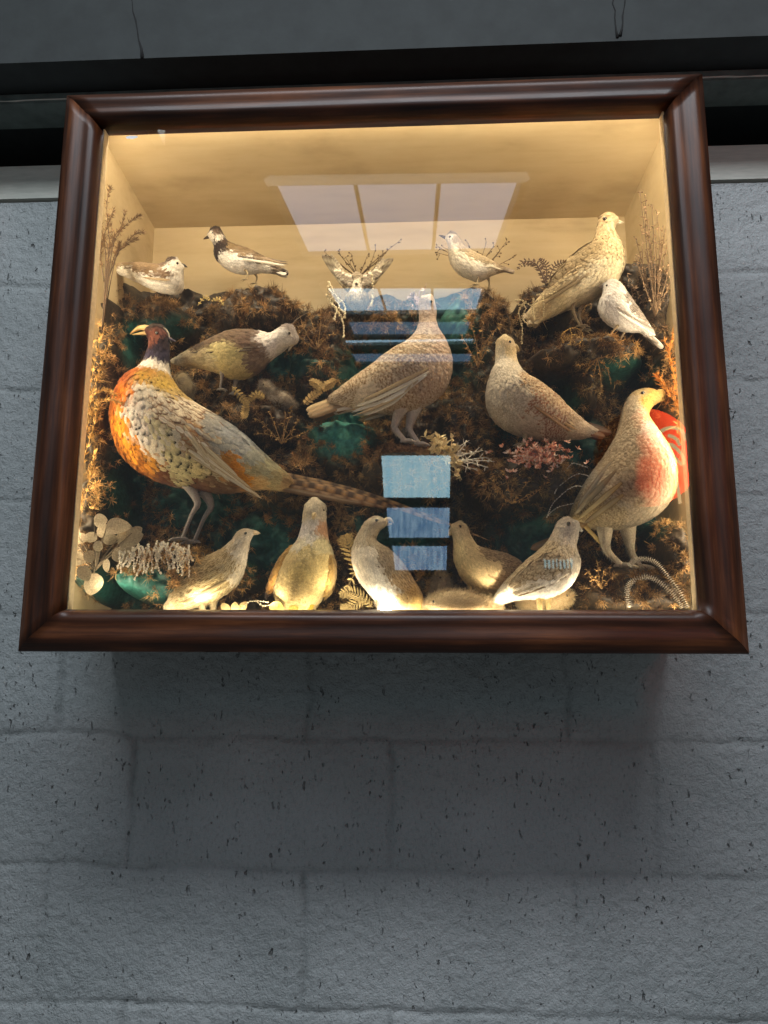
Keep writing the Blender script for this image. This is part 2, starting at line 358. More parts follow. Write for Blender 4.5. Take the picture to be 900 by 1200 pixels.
def spot(p, aim, watts, cone):  # unseen fill spots, added to brighten the dim middle of the case
    ld = bpy.data.lights.new('added_fill_spot', 'SPOT'); ld.energy = watts; ld.color = (1, .83, .58); ld.spot_size = math.radians(cone); ld.spot_blend = .9; ld.shadow_soft_size = .006
    o = bpy.data.objects.new('added_fill_spot', ld); C.objects.link(o); o.parent = case; o.location = p; o.rotation_euler = (Vector(aim)-Vector(p)).to_track_quat('-Z', 'Y').to_euler()
for x_ in (-.36, -.18, 0, .18, .36):
    spot((x_, .040, .8545), (x_*.9, .17, .33), 5.6, 80)
for x_ in (-.40, -.26, -.155, -.06, .18, .30):
    spot((x_, .030, .0475), (x_*.85, .15, .44), 1.25, 80)
p = W(452, 735, .035); q = MB(); q.ball((p[0], .036, .054), (.010, .007, .004)); q.obj('bulb', mat_emit('bulb', (1, .9, .7), 100*LS), case)

# ------------------------------------------------------------------ rockwork
SIL = [(60, 296), (120, 296), (150, 296), (190, 300), (215, 318), (235, 333), (255, 322), (290, 314), (320, 322), (345, 352), (358, 362), (372, 345), (400, 336), (450, 334), (480, 335), (520, 330), (555, 323), (590, 338), (602, 358), (612, 338), (640, 318), (680, 308), (730, 300), (750, 285), (785, 288), (860, 290)]
YS = .21
silx = np.array([W(a, b_, YS)[0] for a, b_ in SIL]); silz = np.array([W(a, b_, YS)[2] for a, b_ in SIL])
LED = [  # px, py, rx, ry, front depth, power
 (190, 672, 82, 40, .055, 4), (255, 668, 45, 28, .075, 3), (172, 370, 55, 32, .170, 3), (300, 356, 68, 38, .155, 4), (292, 492, 78, 36, .12, 3),
 (372, 420, 42, 85, .165, 3), (330, 385, 40, 22, .205, 2), (420, 372, 55, 36, .20, 3), (560, 368, 48, 42, .175, 4), (585, 430, 40, 80, .18, 3), (470, 548, 62, 33, .095, 4), (400, 520, 60, 45, .135, 3),
 (545, 500, 40, 60, .16, 3), (622, 560, 76, 42, .085, 3), (695, 408, 84, 27, .10, 4), (690, 450, 22, 45, .12, 3), (772, 350, 34, 85, .12, 3), (795, 455, 28, 120, .09, 3),
 (748, 694, 74, 38, .062, 4), (800, 650, 30, 50, .06, 3), (104, 470, 30, 150, .085, 3), (100, 600, 30, 70, .07, 3), (335, 555, 60, 40, .14, 3), (640, 350, 40, 30, .18, 3), (128, 350, 26, 58, .165, 3), (104, 372, 21, 78, .092, 3), (797, 330, 24, 95, .115, 3), (90, 480, 26, 150, .075, 3), (95, 650, 30, 60, .07, 3), (740, 330, 30, 60, .17, 3)]
def rock_y(X, Z):
    P = np.stack([X, X*0+.3, Z], -1)
    base = .205+.045*np.clip((Z-.05)/.5, 0, 1)+fbm(P, 11, 3)*.012
    Y = base.copy()
    for (px, py, rx, ry, yf, pw) in LED:
        c = W(px, py, yf); s = S(yf); ax = rx*s; az = ry*s
        u = np.sqrt(((X-c[0]+vn(P*22)*.006)/ax)**2+((Z-c[2]+vn(P*22+9)*.005)/az)**2)
        k = np.clip(1-u**pw, 0, 1)**.75
        Y = np.minimum(Y, base*(1-k)+yf*k)
    n1 = fbm(P, 28, 3); Y = Y-.020*np.abs(n1)-fbm(P, 62, 3)*.0075
    sz = np.interp(X, silx, silz)+fbm(P, 30, 3)*.008
    k = np.clip((sz-Z)/.02, 0, 1)**.5
    Y = np.where(Z > sz, .30, Y*k+.262*(1-k))
    return np.clip(Y, .047, .31), Z > sz
xs = np.arange(-.4695, .4696, .003); zs = np.arange(ZF+.001, .66, .003)
X, Z = np.meshgrid(xs, zs); Y, out = rock_y(X, Z)
n, k = X.shape; idx = np.arange(n*k).reshape(n, k); F = np.stack([idx[:-1, :-1], idx[:-1, 1:], idx[1:, 1:], idx[1:, :-1]], -1).reshape(-1, 4)
F = F[~(out.ravel()[F].all(1))]
GREEN = [(195, 383, 30, 14), (155, 400, 12, 30), (330, 425, 50, 20), (400, 508, 42, 30), (150, 690, 60, 28), (150, 570, 28, 60), (600, 500, 25, 20), (680, 520, 30, 30), (735, 435, 35, 18), (650, 470, 30, 20), (230, 590, 60, 40), (520, 400, 45, 60), (760, 600, 30, 30), (440, 440, 60, 40), (790, 580, 18, 20), (620, 640, 50, 40), (300, 640, 60, 40), (470, 620, 60, 30)]
def topx(P):
    """depth-corrected place of a point in traced coordinates"""
    d = P-CAM; q = d@fw; return 450+FOC*(d@RT)/q, 600-FOC*(d@UP)/q
PV = np.stack([X, Y, Z], -1).reshape(-1, 3); qx, qy = topx(PV)
gm = np.zeros(len(PV))
for (a, b_, rx, ry) in GREEN: gm = np.maximum(gm, np.clip(1.35-np.sqrt(((qx-a)/rx)**2+((qy-b_)/ry)**2), 0, 1))
gm = gm.reshape(X.shape)
gn = fbm(PV, 16, 3); cg = np.clip(.5+gn*.5, 0, 1)[:, None]
rc = lin((.006, .026, .022))*(1-cg)+lin((.022, .12, .095))*cg
tl = np.clip(1-np.sqrt(((qx-400)/55)**2+((qy-510)/35)**2), 0, 1)[:, None]; rc = rc*(1-tl)+lin((.06, .30, .25))*tl
rcb = lin((.045, .027, .014)); mixb = np.clip(1-gm.ravel()*1.6, 0, 1)[:, None]*.93
rc = rc*(1-mixb)+rcb*mixb
rock = mkobj('rockwork', PV, F, mat_vcol('painted_plaster', .55, 160, .35, .0015, 0, .4), None, rc)
tag(rock, 'green painted plaster rockwork forming ledges behind the birds', 'rockwork')
rbvh = BVHTree.FromPolygons([Vector(v) for v in PV], [tuple(int(i) for i in f) for f in F])

# moss: curly fibres
def moss(N, seedoff, dens_fn, lenr, wid, nm):
    ix = rng.uniform(-.468, .468, N*3); iz = rng.uniform(ZF, .62, N*3)
    fx = np.clip((ix-xs[0])/.003, 0, k-1.001); fz = np.clip((iz-zs[0])/.003, 0, n-1.001); i0 = fx.astype(int); j0 = fz.astype(int)
    yy = Y[j0, i0]; ok = ~out[j0, i0] & ~out[np.minimum(j0+1, n-1), i0]
    g0 = gm[j0, i0]; P = np.stack([ix, yy, iz], -1); nn = fbm(P, 24, 3)
    ok &= (g0*1.25-.35*nn+rng.uniform(-.2, .2, len(ix))) < .78
    P = P[ok][:N]; i0 = i0[ok][:N]; j0 = j0[ok][:N]
    dydx = (Y[j0, np.minimum(i0+1, k-1)]-Y[j0, np.maximum(i0-1, 0)])/.006; dydz = (Y[np.minimum(j0+1, n-1), i0]-Y[np.maximum(j0-1, 0), i0])/.006
    # surface stretch: more fibres where it is steep
    Nn = np.stack([dydx, -np.ones(len(P)), dydz], -1); Nn /= np.linalg.norm(Nn, axis=1)[:, None]
    # gather the fibres into springy clumps
    nc = len(P)//62; cidx = rng.integers(0, nc, len(P)); Cc = P[:nc]; Cn_ = Nn[:nc]; crad = rng.uniform(.004, .010, nc)
    m_ = len(P); D = Cn_[cidx]*.75+np.array([0, -.25, .12])+rng.normal(0, .8, (m_, 3)); D /= np.linalg.norm(D, axis=1)[:, None]
    P = Cc[cidx]+D*(crad[cidx]*rng.uniform(.1, .85, m_))[:, None]-Cn_[cidx]*.001; Nn = Cn_[cidx]; cvar = rng.normal(0, .30, nc)[cidx]; cbr = rng.uniform(.55, 1.6, nc)[cidx]
    L = rng.uniform(*lenr, m_)
    sd = np.cross(D, rng.normal(0, 1, (m_, 3))); sd /= np.linalg.norm(sd, axis=1)[:, None]
    cv = rng.normal(0, 1.1, (m_, 3)); seg = 4; V = []
    for t in range(seg+1):
        tt = t/seg; ctr = P+D*(L*tt)[:, None]+cv*(L*tt*tt*.7)[:, None]+np.array([0, 0, -1])*(L*tt*tt*.25)[:, None]
        w = wid*(1-.75*tt); V += [ctr-sd*w, ctr+sd*w]
    V = np.stack(V, 1); b0 = np.arange(m_)[:, None]*(2*(seg+1)); Fs = []
    for t in range(seg): Fs.append(np.concatenate([b0+2*t, b0+2*t+1, b0+2*t+3, b0+2*t+2], 1))
    Fc = np.concatenate(Fs, 0)
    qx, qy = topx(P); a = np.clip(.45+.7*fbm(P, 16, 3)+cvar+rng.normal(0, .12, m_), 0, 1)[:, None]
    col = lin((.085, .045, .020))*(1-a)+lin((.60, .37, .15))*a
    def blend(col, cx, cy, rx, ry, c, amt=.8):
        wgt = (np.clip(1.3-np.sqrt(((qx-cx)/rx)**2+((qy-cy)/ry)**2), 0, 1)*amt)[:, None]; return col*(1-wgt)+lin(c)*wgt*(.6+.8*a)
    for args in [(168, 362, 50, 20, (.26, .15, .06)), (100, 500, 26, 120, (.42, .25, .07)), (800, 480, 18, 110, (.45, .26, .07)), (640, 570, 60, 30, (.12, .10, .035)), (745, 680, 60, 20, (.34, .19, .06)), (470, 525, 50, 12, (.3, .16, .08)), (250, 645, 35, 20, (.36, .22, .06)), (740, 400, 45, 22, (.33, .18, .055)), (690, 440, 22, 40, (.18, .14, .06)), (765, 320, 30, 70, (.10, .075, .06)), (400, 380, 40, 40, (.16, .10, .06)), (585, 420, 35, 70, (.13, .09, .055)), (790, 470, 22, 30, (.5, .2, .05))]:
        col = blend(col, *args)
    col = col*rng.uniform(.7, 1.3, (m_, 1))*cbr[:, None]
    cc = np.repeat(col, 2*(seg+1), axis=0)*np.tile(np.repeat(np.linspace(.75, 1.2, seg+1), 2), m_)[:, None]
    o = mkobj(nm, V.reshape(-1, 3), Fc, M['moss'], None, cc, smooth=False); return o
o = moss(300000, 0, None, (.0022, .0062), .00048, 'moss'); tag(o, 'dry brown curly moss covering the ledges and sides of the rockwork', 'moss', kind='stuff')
# ------------------------------------------------------------------ birds
def cr(A, N):
    A = np.asarray(A, float); n = len(A); t = np.linspace(0, n-1, N); i = np.clip(t.astype(int), 0, n-2); f = (t-i)[:, None]
    p0 = A[np.maximum(i-1, 0)]; p1 = A[i]; p2 = A[i+1]; p3 = A[np.minimum(i+2, n-1)]
    return .5*((2*p1)+(-p0+p2)*f+(2*p0-5*p1+4*p2-p3)*f*f+(-p0+3*p1-3*p2+p3)*f**3)
class Loft:
    """rings through traced back/breast pairs; w = half thickness in depth"""
    def __init__(s, st, y, N=56, Mm=28, wscale=1.0, yoff=None, pw=2.0):
        A = []
        for q in st:
            hl = math.hypot(q[0]-q[2], q[1]-q[3])/2; w = q[4] if len(q) > 4 else hl*.85
            A.append((q[0], q[1], q[2], q[3], w*wscale))
        a0 = A[0]; a1 = A[-1]
        def cap(a, b_): # close the end a little beyond the last pair
            cx, cy = (a[0]+a[2])/2, (a[1]+a[3])/2; ox, oy = cx-(b_[0]+b_[2])/2, cy-(b_[1]+b_[3])/2; L = math.hypot(ox, oy)+1e-6; h = math.hypot(a[0]-a[2], a[1]-a[3])*.28
            ex, ey = cx+ox/L*h, cy+oy/L*h
            return (ex+(a[0]-cx)*.45, ey+(a[1]-cy)*.45, ex+(a[2]-cx)*.45, ey+(a[3]-cy)*.45, a[4]*.45)
        A = [cap(a0, A[1])]+A+[cap(a1, A[-2])]
        A = cr(A, N); s.A = A; s.N = N; s.M = Mm; s.y = y
        D = np.array([W(a[0], a[1], y) for a in A]); V = np.array([W(a[2], a[3], y) for a in A])
        s.Cn = (D+V)/2; s.H = (D-V)/2; s.w = np.maximum(A[:, 4], .3)*S(y); s.pxc = (A[:, :2]+A[:, 2:4])/2; s.pxh = (A[:, :2]-A[:, 2:4])/2
        if yoff is not None: s.Cn[:, 1] += yoff
    def pt(s, t, th):
        t = np.clip(t, 0, s.N-1.0001); i = t.astype(int); f = (t-i)[:, None]
        L = lambda Q: Q[i]*(1-f)+Q[i+1]*f
        c = L(s.Cn); h = L(s.H); w = L(s.w[:, None]); P = c+h*np.cos(th)[:, None]; P = P.copy(); P[:, 1] -= w[:, 0]*np.sin(th)
        px = L(s.pxc)+L(s.pxh)*np.cos(th)[:, None]; return P, px
    def mesh(s):
        tt, hh = np.meshgrid(np.arange(s.N), np.arange(s.M)*2*math.pi/s.M, indexing='ij'); P, px = s.pt(tt.ravel().astype(float), hh.ravel())
        idx = np.arange(s.N*s.M).reshape(s.N, s.M); nx = np.roll(idx, -1, 1)
        F = [tuple(q) for q in np.stack([idx[:-1], nx[:-1], nx[1:], idx[1:]], -1).reshape(-1, 4)]
        F.append(tuple(idx[0])[::-1]); F.append(tuple(idx[-1])); return P, px, F
TU = np.array([0, 0, 0, .38, .38, .38, .72, .72, .72, .93, .93, .93, 1.0]); TV = np.array([-.2, 0, .2, -.5, 0, .5, -.47, 0, .47, -.26, 0, .26, 0]); TN = np.array([0, .04, 0, 0, .10, 0, -.02, .09, -.02, -.02, .03, -.02, -.02])
TF = [(0, 1, 4, 3), (1, 2, 5, 4), (3, 4, 7, 6), (4, 5, 8, 7), (6, 7, 10, 9), (7, 8, 11, 10)]; TT = [(9, 10, 12, 12), (10, 11, 12, 12)]
MODES = {'plain': np.array([.3, .3, .3, .1, 0, .1, 0, 0, 0, 0, 0, 0, 0]),
 'scallop': np.array([0, 0, 0, .6, 0, .6, .8, 0, .8, 1, .8, 1, 1.]), 'streak': np.array([.6, 1, .6, .1, 1, .1, 0, .9, 0, 0, .4, 0, 0]),
 'spot': np.array([0, 0, 0, 0, 0, 0, 0, .3, 0, .8, 1, .8, 1.]), 'bars': np.array([.9, 1, .9, 0, 0, 0, 1, .9, 1, 0, 0, 0, .3]), 'centre': np.array([.6, .6, .6, .3, 1, .3, .2, 1, .2, 0, 0, 0, 0])}
def seedcol(seeds, px, y=None, sharp=6):
    sp = np.array([s_[:2] for s_ in seeds], float); sc = np.array([lin(s_[2]) for s_ in seeds])
    d = ((px[:, None]-sp[None])**2).sum(-1)+4; w = d**(-sharp/2); near = d.argmin(1); w /= w.sum(1)[:, None]
    return w@sc, near
def feathers(lofts_seeds, L, Wd, count, lift=.13, jit=.14, skip=None):
    """small body feathers laid tailward over a loft"""
    lo, seeds = lofts_seeds; Nn = count
    step = np.linalg.norm(np.gradient(lo.Cn, axis=0), axis=1); per = np.linalg.norm(lo.H, axis=1)+lo.w
    pr = (step+.0008)*per; pr[:1] = 0; cdf = np.cumsum(pr); cdf /= cdf[-1]
    t = np.interp(rng.uniform(0, 1, Nn), cdf, np.arange(lo.N)); th = rng.uniform(0, 2*math.pi, Nn)
    P, px = lo.pt(t, th); P1, _ = lo.pt(t+.35, th); P0, _ = lo.pt(t-.35, th); Q1, _ = lo.pt(t, th+.06); Q0, _ = lo.pt(t, th-.06)
    T = P1-P0; T /= np.linalg.norm(T, axis=1)[:, None]+1e-9; B = Q1-Q0; Nm = np.cross(T, B); Nm /= np.linalg.norm(Nm, axis=1)[:, None]+1e-9
    c, _ = lo.pt(t, th*0+math.pi/2); cen = lo.Cn[np.clip(t.astype(int), 0, lo.N-1)]; sg = np.sign(((P-cen)*Nm).sum(1)); sg[sg == 0] = 1; Nm *= sg[:, None]
    T = T+np.cross(Nm, T)*rng.normal(0, jit, (Nn, 1)); T /= np.linalg.norm(T, axis=1)[:, None]
    Bs = np.cross(Nm, T)
    loc = np.linalg.norm(lo.H, axis=1)[np.clip(t.astype(int), 0, lo.N-1)]; big = np.linalg.norm(lo.H, axis=1).max()
    sz = np.clip(.22+.85*loc/big, .3, 1.05)*rng.uniform(.8, 1.15, Nn)
    a = lift*rng.uniform(.5, 1.6, Nn); l = L*sz; w = Wd*sz
    D = T*np.cos(a)[:, None]+Nm*np.sin(a)[:, None]
    V = P[:, None]+Nm[:, None]*.0003+D[:, None]*(l[:, None]*TU)[..., None]+Bs[:, None]*(w[:, None]*TV)[..., None]+Nm[:, None]*(w[:, None]*TN)[..., None]
    # droop the tips back onto the surface
    V -= Nm[:, None]*(l[:, None]*.10*TU**2)[..., None]
    col, near = seedcol(seeds, px+rng.normal(0, min(3.2, L/S(lo.y)*.22), px.shape)*np.clip(loc/big, .25, 1)[:, None]); col = col*rng.uniform(.82, 1.14, (Nn, 1))
    modes = [s_[3] if len(s_) > 3 else 'plain' for s_ in seeds]; c2 = .85*np.array([lin(s_[4]) if len(s_) > 4 else lin(s_[2])*.72 for s_ in seeds]); am = np.array([s_[5] if len(s_) > 5 else .7 for s_ in seeds])
    MW = np.array([MODES[q] for q in modes])[near]*am[near][:, None]*rng.uniform(.65, 1.4, (Nn, 1))
    isspot = np.array([q == 'spot' for q in modes])[near]; MW[isspot & (rng.uniform(0, 1, Nn) < .55)] *= 0
    MW = np.clip(MW, 0, 1)[..., None]
    cc = col[:, None]*(1-MW)+c2[near][:, None]*MW
    if skip:
        ok = ((px-np.array(skip[:2]))**2).sum(1) > skip[2]**2; V = V[ok]; cc = cc[ok]; Nn = len(V)
    b0 = np.arange(Nn)[:, None]*13; F = np.concatenate([b0+np.array(q)[None] for q in TF], 0)
    F3 = np.concatenate([b0+np.array(q[:3])[None] for q in TT], 0)
    return V.reshape(-1, 3), F, F3, cc.reshape(-1, 3)
def fobj(name, parts, mat, parent):
    vs = []; fs = []; cs = []; n_ = 0
    for V, F, F3, cc in parts:
        vs.append(V); cs.append(cc); fs += [tuple(q) for q in (F+n_).tolist()]+[tuple(q) for q in (F3+n_).tolist()]; n_ += len(V)
    return mkobj(name, np.concatenate(vs), fs, mat, parent, np.concatenate(cs))
def fuzz(lo, seeds, L, count, wid=.00022, lay=.6):
    t = rng.uniform(0, lo.N-1, count); th = rng.uniform(0, 2*math.pi, count); P, px = lo.pt(t, th); P1, _ = lo.pt(t+.3, th); P0, _ = lo.pt(t-.3, th); Q1, _ = lo.pt(t, th+.06); Q0, _ = lo.pt(t, th-.06)
    T = P1-P0; T /= np.linalg.norm(T, axis=1)[:, None]+1e-9; Nm = np.cross(T, Q1-Q0); Nm /= np.linalg.norm(Nm, axis=1)[:, None]+1e-9
    cen = lo.Cn[np.clip(t.astype(int), 0, lo.N-1)]; sg = np.sign(((P-cen)*Nm).sum(1)); sg[sg == 0] = 1; Nm *= sg[:, None]
    D = Nm+T*lay+rng.normal(0, .35, (count, 3)); D /= np.linalg.norm(D, axis=1)[:, None]; sd = np.cross(D, rng.normal(0, 1, (count, 3))); sd /= np.linalg.norm(sd, axis=1)[:, None]
    l = L*rng.uniform(.5, 1.2, count)[:, None]; cv = rng.normal(0, .25, (count, 3))
    V = np.stack([P-sd*wid, P+sd*wid, P+D*l*.6+cv*l*.3-sd*wid*.7, P+D*l*.6+cv*l*.3+sd*wid*.7, P+D*l+cv*l], 1)
    col, _ = seedcol(seeds, px); col = col*rng.uniform(.8, 1.2, (count, 1)); b0 = np.arange(count)[:, None]*5
    return V.reshape(-1, 3), b0+np.array([[0, 1, 3, 2]]), b0+np.array([[2, 3, 4]]), np.repeat(col, 5, 0)
def quill(mb, P, w, col, nrm=(0, -1, 0), taper=0, n=12, bars=None, bcol=(.05, .03, .02), shape=1.0, edge=None):
    """one long flight feather along the 3D polyline P"""
    Q = cr(P, n+1); tg = np.gradient(Q, axis=0); tg /= np.linalg.norm(tg, axis=1)[:, None]; nr = np.array(nrm, float); V = []; cc = []; col = lin(col); e_ = lin(edge) if edge is not None else col*.8; bc = lin(bcol)
    for i in range(n+1):
        t = i/n; s_ = np.cross(tg[i], nr); s_ /= np.linalg.norm(s_)+1e-9; n2 = np.cross(s_, tg[i])
        hw = w/2*(1-taper*t)*min(1, .35+2.2*t)*(1 if t < .7 else math.sqrt(max(.0, 1-((t-.7)/.3)**2))*.97+.03)
        bar = bars is not None and (int(t*bars*2) % 2 == 1)
        for q in (-1, -.45, 0, .45, 1):
            V.append(Q[i]+s_*hw*q-n2*abs(q)*hw*.22); c = col if abs(q) < .9 else e_
            if q == 0: c = col*.62+lin((.5, .42, .3))*.25
            if bar: c = c*.15+bc*.85
            cc.append(c)
    F = [(i*5+q, i*5+q+1, i*5+q+6, i*5+q+5) for i in range(n) for q in range(4)]; mb.add(V, F, np.array(cc))

def bird(name, label, cat, y, st, seeds, beak=None, eye=None, legs=(), legcol='B9A07A', legr=1.6, L=8, Wd=5, count=1400, wings=(), quills=(), tail=(), wscale=1.0, wingsh=None, wingseeds=None, foot=True, footlen=8, fz=None, group='stuffed birds in the display case', lift=.13, ground=None, crest=None, toeaim=None, eyer=1.3, eyering=None, pale=.13):
    s = S(y); lo = Loft(st, y, wscale=wscale)
    if pale:
        pl = lambda q: tuple(lin(q)*(1-pale)+np.array([.80, .72, .58])*pale)
        seeds = [(a[0], a[1], pl(a[2]), *([a[3], tuple(lin(a[4])), min(1, a[5]*1.1)] if len(a) > 3 else [])) for a in seeds]
    if legs: lp = legs[0][-1]; base = W(lp[0], lp[1], y)
    else: base = W((st[len(st)//2][2]), st[len(st)//2][3], y)
    if ground is not None: base = np.array([base[0], y, ground])
    root = thing(name, tuple(base), label, cat, group)
    P, px, F = lo.mesh(); col, _ = seedcol(seeds, px); col = col*.9
    mb = MB(); mb.add(P, F, col)
    bv = BVHTree.FromPolygons([Vector(v) for v in P], F)
    def onto(px_, py_, side, off=0.0, last=None):
        p = W(px_, py_, y); h = bv.ray_cast(Vector((p[0], y-side*.5, p[2])), Vector((0, side, 0)))
        if h[0] is None: yy = (last if last is not None else y-side*.002)
        else: yy = h[0][1]
        p = W(px_, py_, yy if side > 0 else y); return np.array([p[0], yy-side*off, p[2]]), yy
    # legs (same skin as body mesh)
    for li, lg in enumerate(legs):
        yo = (lg[0][2] if len(lg[0]) > 2 else (-1 if li % 2 == 0 else 1)*5)*s
        pts = [W(q[0], q[1], y) + np.array([0, yo, 0]) for q in lg]
        if ground is not None: pts[-1] = np.array([pts[-1][0], y+yo, ground+.001])
        pts = cr(pts, 10); r = legr*(.75+1.9*np.linspace(1, 0, 10)**2.6)*s
        lc = lin(legcol); mb.tube(pts, r, np.array([lc*random.uniform(.8, 1.1) for _ in range(10)]), 8)
        if foot:
            e = pts[-1]; sg = toeaim if toeaim is not None else (1 if st[0][0] > st[-1][0] else -1)
            for an, ll in ((-.55, .9), (0, 1.1), (.55, .9), (math.pi, .5)):
                d = np.array([math.cos(an)*sg, math.sin(an), -.12]); q = [e, e+d*footlen*s*ll*.5+np.array([0, 0, .8*s]), e+d*footlen*s*ll+np.array([0, 0, -.4*s])]
                mb.tube(cr(q, 5), np.array([1, .9, .75, .6, .25])*legr*.75*s, lc*.9, 6)
    body = mb.obj('body', M['skin'], root)
    if legr >= 2.5 and legs and not fz and name != 'cock_pheasant':
        fV = []; fc_ = []; lc = lin(legcol)
        for li, lg in enumerate(legs):
            yo = (lg[0][2] if len(lg[0]) > 2 else (-1 if li % 2 == 0 else 1)*5)*s; pp = cr([W(q[0], q[1], y)+np.array([0, yo, 0]) for q in lg], 60)
            for q in range(900):
                i_ = random.randint(0, 50); d = rng.normal(0, 1, 3)*np.array([1, 1, .2]); d /= np.linalg.norm(d); rr_ = legr*(.75+1.9*(1-i_/59)**2.6)*s*.9
                b_ = pp[i_]+d*rr_; e_ = b_+(d*.5+np.array([0, 0, -1.3]))*s*random.uniform(2, 4.2); w_ = np.cross(d, (0, 0, 1))*.35*s; fV += [b_-w_, b_+w_, e_]; fc_.append(lc*random.uniform(.7, 1.25))
        mkobj('leg_feathers', np.array(fV), np.arange(len(fV)).reshape(-1, 3), M['down'], root, np.repeat(np.array(fc_), 3, 0))
    cnt = count
    parts = [feathers((lo, seeds), L*1.02*s, Wd*.62*s, int(cnt*2.1), lift=lift*1.15, skip=(eye[0], eye[1], eye[2]*1.9) if eye else None)] if cnt else []
    if parts: fobj('plumage', parts, M['feather'], root)
    if fz: fobj('down', [fuzz(lo, seeds, fz[0]*s, fz[1])], M['down'], root)
    if wingsh:
        for side in (1, -1):
            ww = np.interp(np.linspace(0, 1, len(wingsh[0])), np.linspace(0, 1, 5), [.5, 1, 1, .8, .3])*wingsh[1]
            wl = Loft([(*q[:4], ww[i]) for i, q in enumerate(wingsh[0])], y, N=36, Mm=20)
            # centre line rides on the flank
            cy = []; last = None
            for q in range(wl.N):
                h = bv.ray_cast(Vector((wl.Cn[q][0], y-side*.5, wl.Cn[q][2])), Vector((0, side, 0)))
                if h[0] is not None: last = h[0][1]
                cy.append(last if last is not None else y-side*wingsh[1]*s)
            cy = np.convolve(np.pad(cy, 4, mode='edge'), np.ones(9)/9, mode='valid'); wl.Cn[:, 1] = cy+side*wl.w*.38
            P2, px2, F2 = wl.mesh(); c2, _ = seedcol(wingseeds or seeds, px2)
            wo = mkobj('wing', P2, F2, M['skin'], root, c2*.85)
            o2 = fobj('covert_feathers', [feathers((wl, wingseeds or seeds), L*1.1*s, Wd*1.1*s, int(cnt*.4)+120, lift=lift*.8)], M['feather'], root); o2.parent = wo; 
            wo['_o'] = tuple(base)
    if quills:
        for side in (1, -1):
            q_ = MB()
            for i, a in enumerate(quills):
                (x0, y0_, x1, y1_, wd, c) = a[:6]; kw = a[6] if len(a) > 6 else {}
                pts = []; last = None
                for t in np.linspace(0, 1, 6):
                    bow = math.sin(math.pi*t)*kw.get('bow', 0)
                    p, last = onto(x0+(x1-x0)*t, y0_+(y1_-y0_)*t+bow, side, (1.0+min(i, 14)*.16)*s+.6*s, last); pts.append(p)
                pts = np.array(pts); pts[:, 1] = np.convolve(np.pad(pts[:, 1], 1, mode='edge'), [.25, .5, .25], mode='valid')
                quill(q_, pts, wd*s, c, nrm=(0, -side, 0), taper=.35, bars=kw.get('bars'), bcol=kw.get('bcol', (.05, .03, .02)), edge=kw.get('edge'))
            q_.obj('flight_feathers', M['quill'], root)
    if tail:
        q_ = MB()
        for i, a in enumerate(tail):
            (x0, y0_, x1, y1_, wd, c) = a[:6]; kw = a[6] if len(a) > 6 else {}
            for side in ((-1, 1) if not kw.get('single') else (0,)):
                dy = side*(kw.get('spread', 3)+i*.5)*s
                p0 = W(x0, y0_, y)+np.array([0, dy*.4, 0]); p1 = W(x1, y1_, y)+np.array([0, dy, 0]); mid = (p0+p1)/2+np.array([0, dy*.1, kw.get('bow', 0)*s])
                quill(q_, [p0, mid, p1], wd*s, c, nrm=(0, -1, .25), taper=kw.get('taper', 0), bars=kw.get('bars'), bcol=kw.get('bcol', (.05, .03, .02)), n=kw.get('n', 14), edge=kw.get('edge'))
        q_.obj('tail', M['quill'], root)
    if beak:
        (bx, by, tx, ty, th, c) = beak[:6]; kw = beak[6] if len(beak) > 6 else {}
        yb = y+kw.get('dy0', 0)*s; yt = y+kw.get('dy1', 0)*s; th = th*1.2; tx, ty = tx+(tx-bx)*.12, ty+(ty-by)*.12
        b0 = W(bx, by, y); b0[1] = yb; t0 = W(tx, ty, y); t0[1] = yt; hook = kw.get('hook', .25)*th*s
        q_ = MB(); lc = lin(c)
        n_ = 7; ts = np.linspace(0, 1, n_)
        upp = [b0+(t0-b0)*t+np.array([0, 0, hook*math.sin(math.pi*t)*.9]) for t in ts]; q_.tube(upp, th/2*s*(1-ts**1.4*.86), np.array([lc*(1-.15*t) for t in ts]), 10)
        low = [b0+(t0-b0)*t*.88+np.array([0, 0, -th*.32*s*(1-t*.6)]) for t in ts]; q_.tube(low, th*.34*s*(1-ts**1.3*.85), lc*.85, 8)
        q_.obj('beak', M['horn'], root)
    if eye:
        for side in (1, -1):
            p, _ = onto(eye[0], eye[1], side, eye[2]*.05*s if len(eye) < 4 else eye[3]*s)
            if eyering is not None:
                q_ = MB(); q_.ball(p, (eye[2]*3.6*s, eye[2]*1.3*s, eye[2]*4.0*s), lin(eyering)); q_.obj('eye_patch', M['skin'], root)
            er = eye[2]*1.3*s; q_ = MB(); q_.ball(p-np.array([0, side*.5*er, 0]), (er, er*.9, er)); q_.obj('eye', M['eye'], root)
    if crest:
        q_ = MB()
        for (pts, r, c) in crest: q_.tube(cr([W(a, b_, y)+np.array([0, 0, 0]) for a, b_ in pts], 8), np.linspace(r, r*.25, 8)*s, lin(c), 5)
        q_.obj('crest', M['quill'], root)
    return root
# ============================================================ the birds
FL = ZF+.001
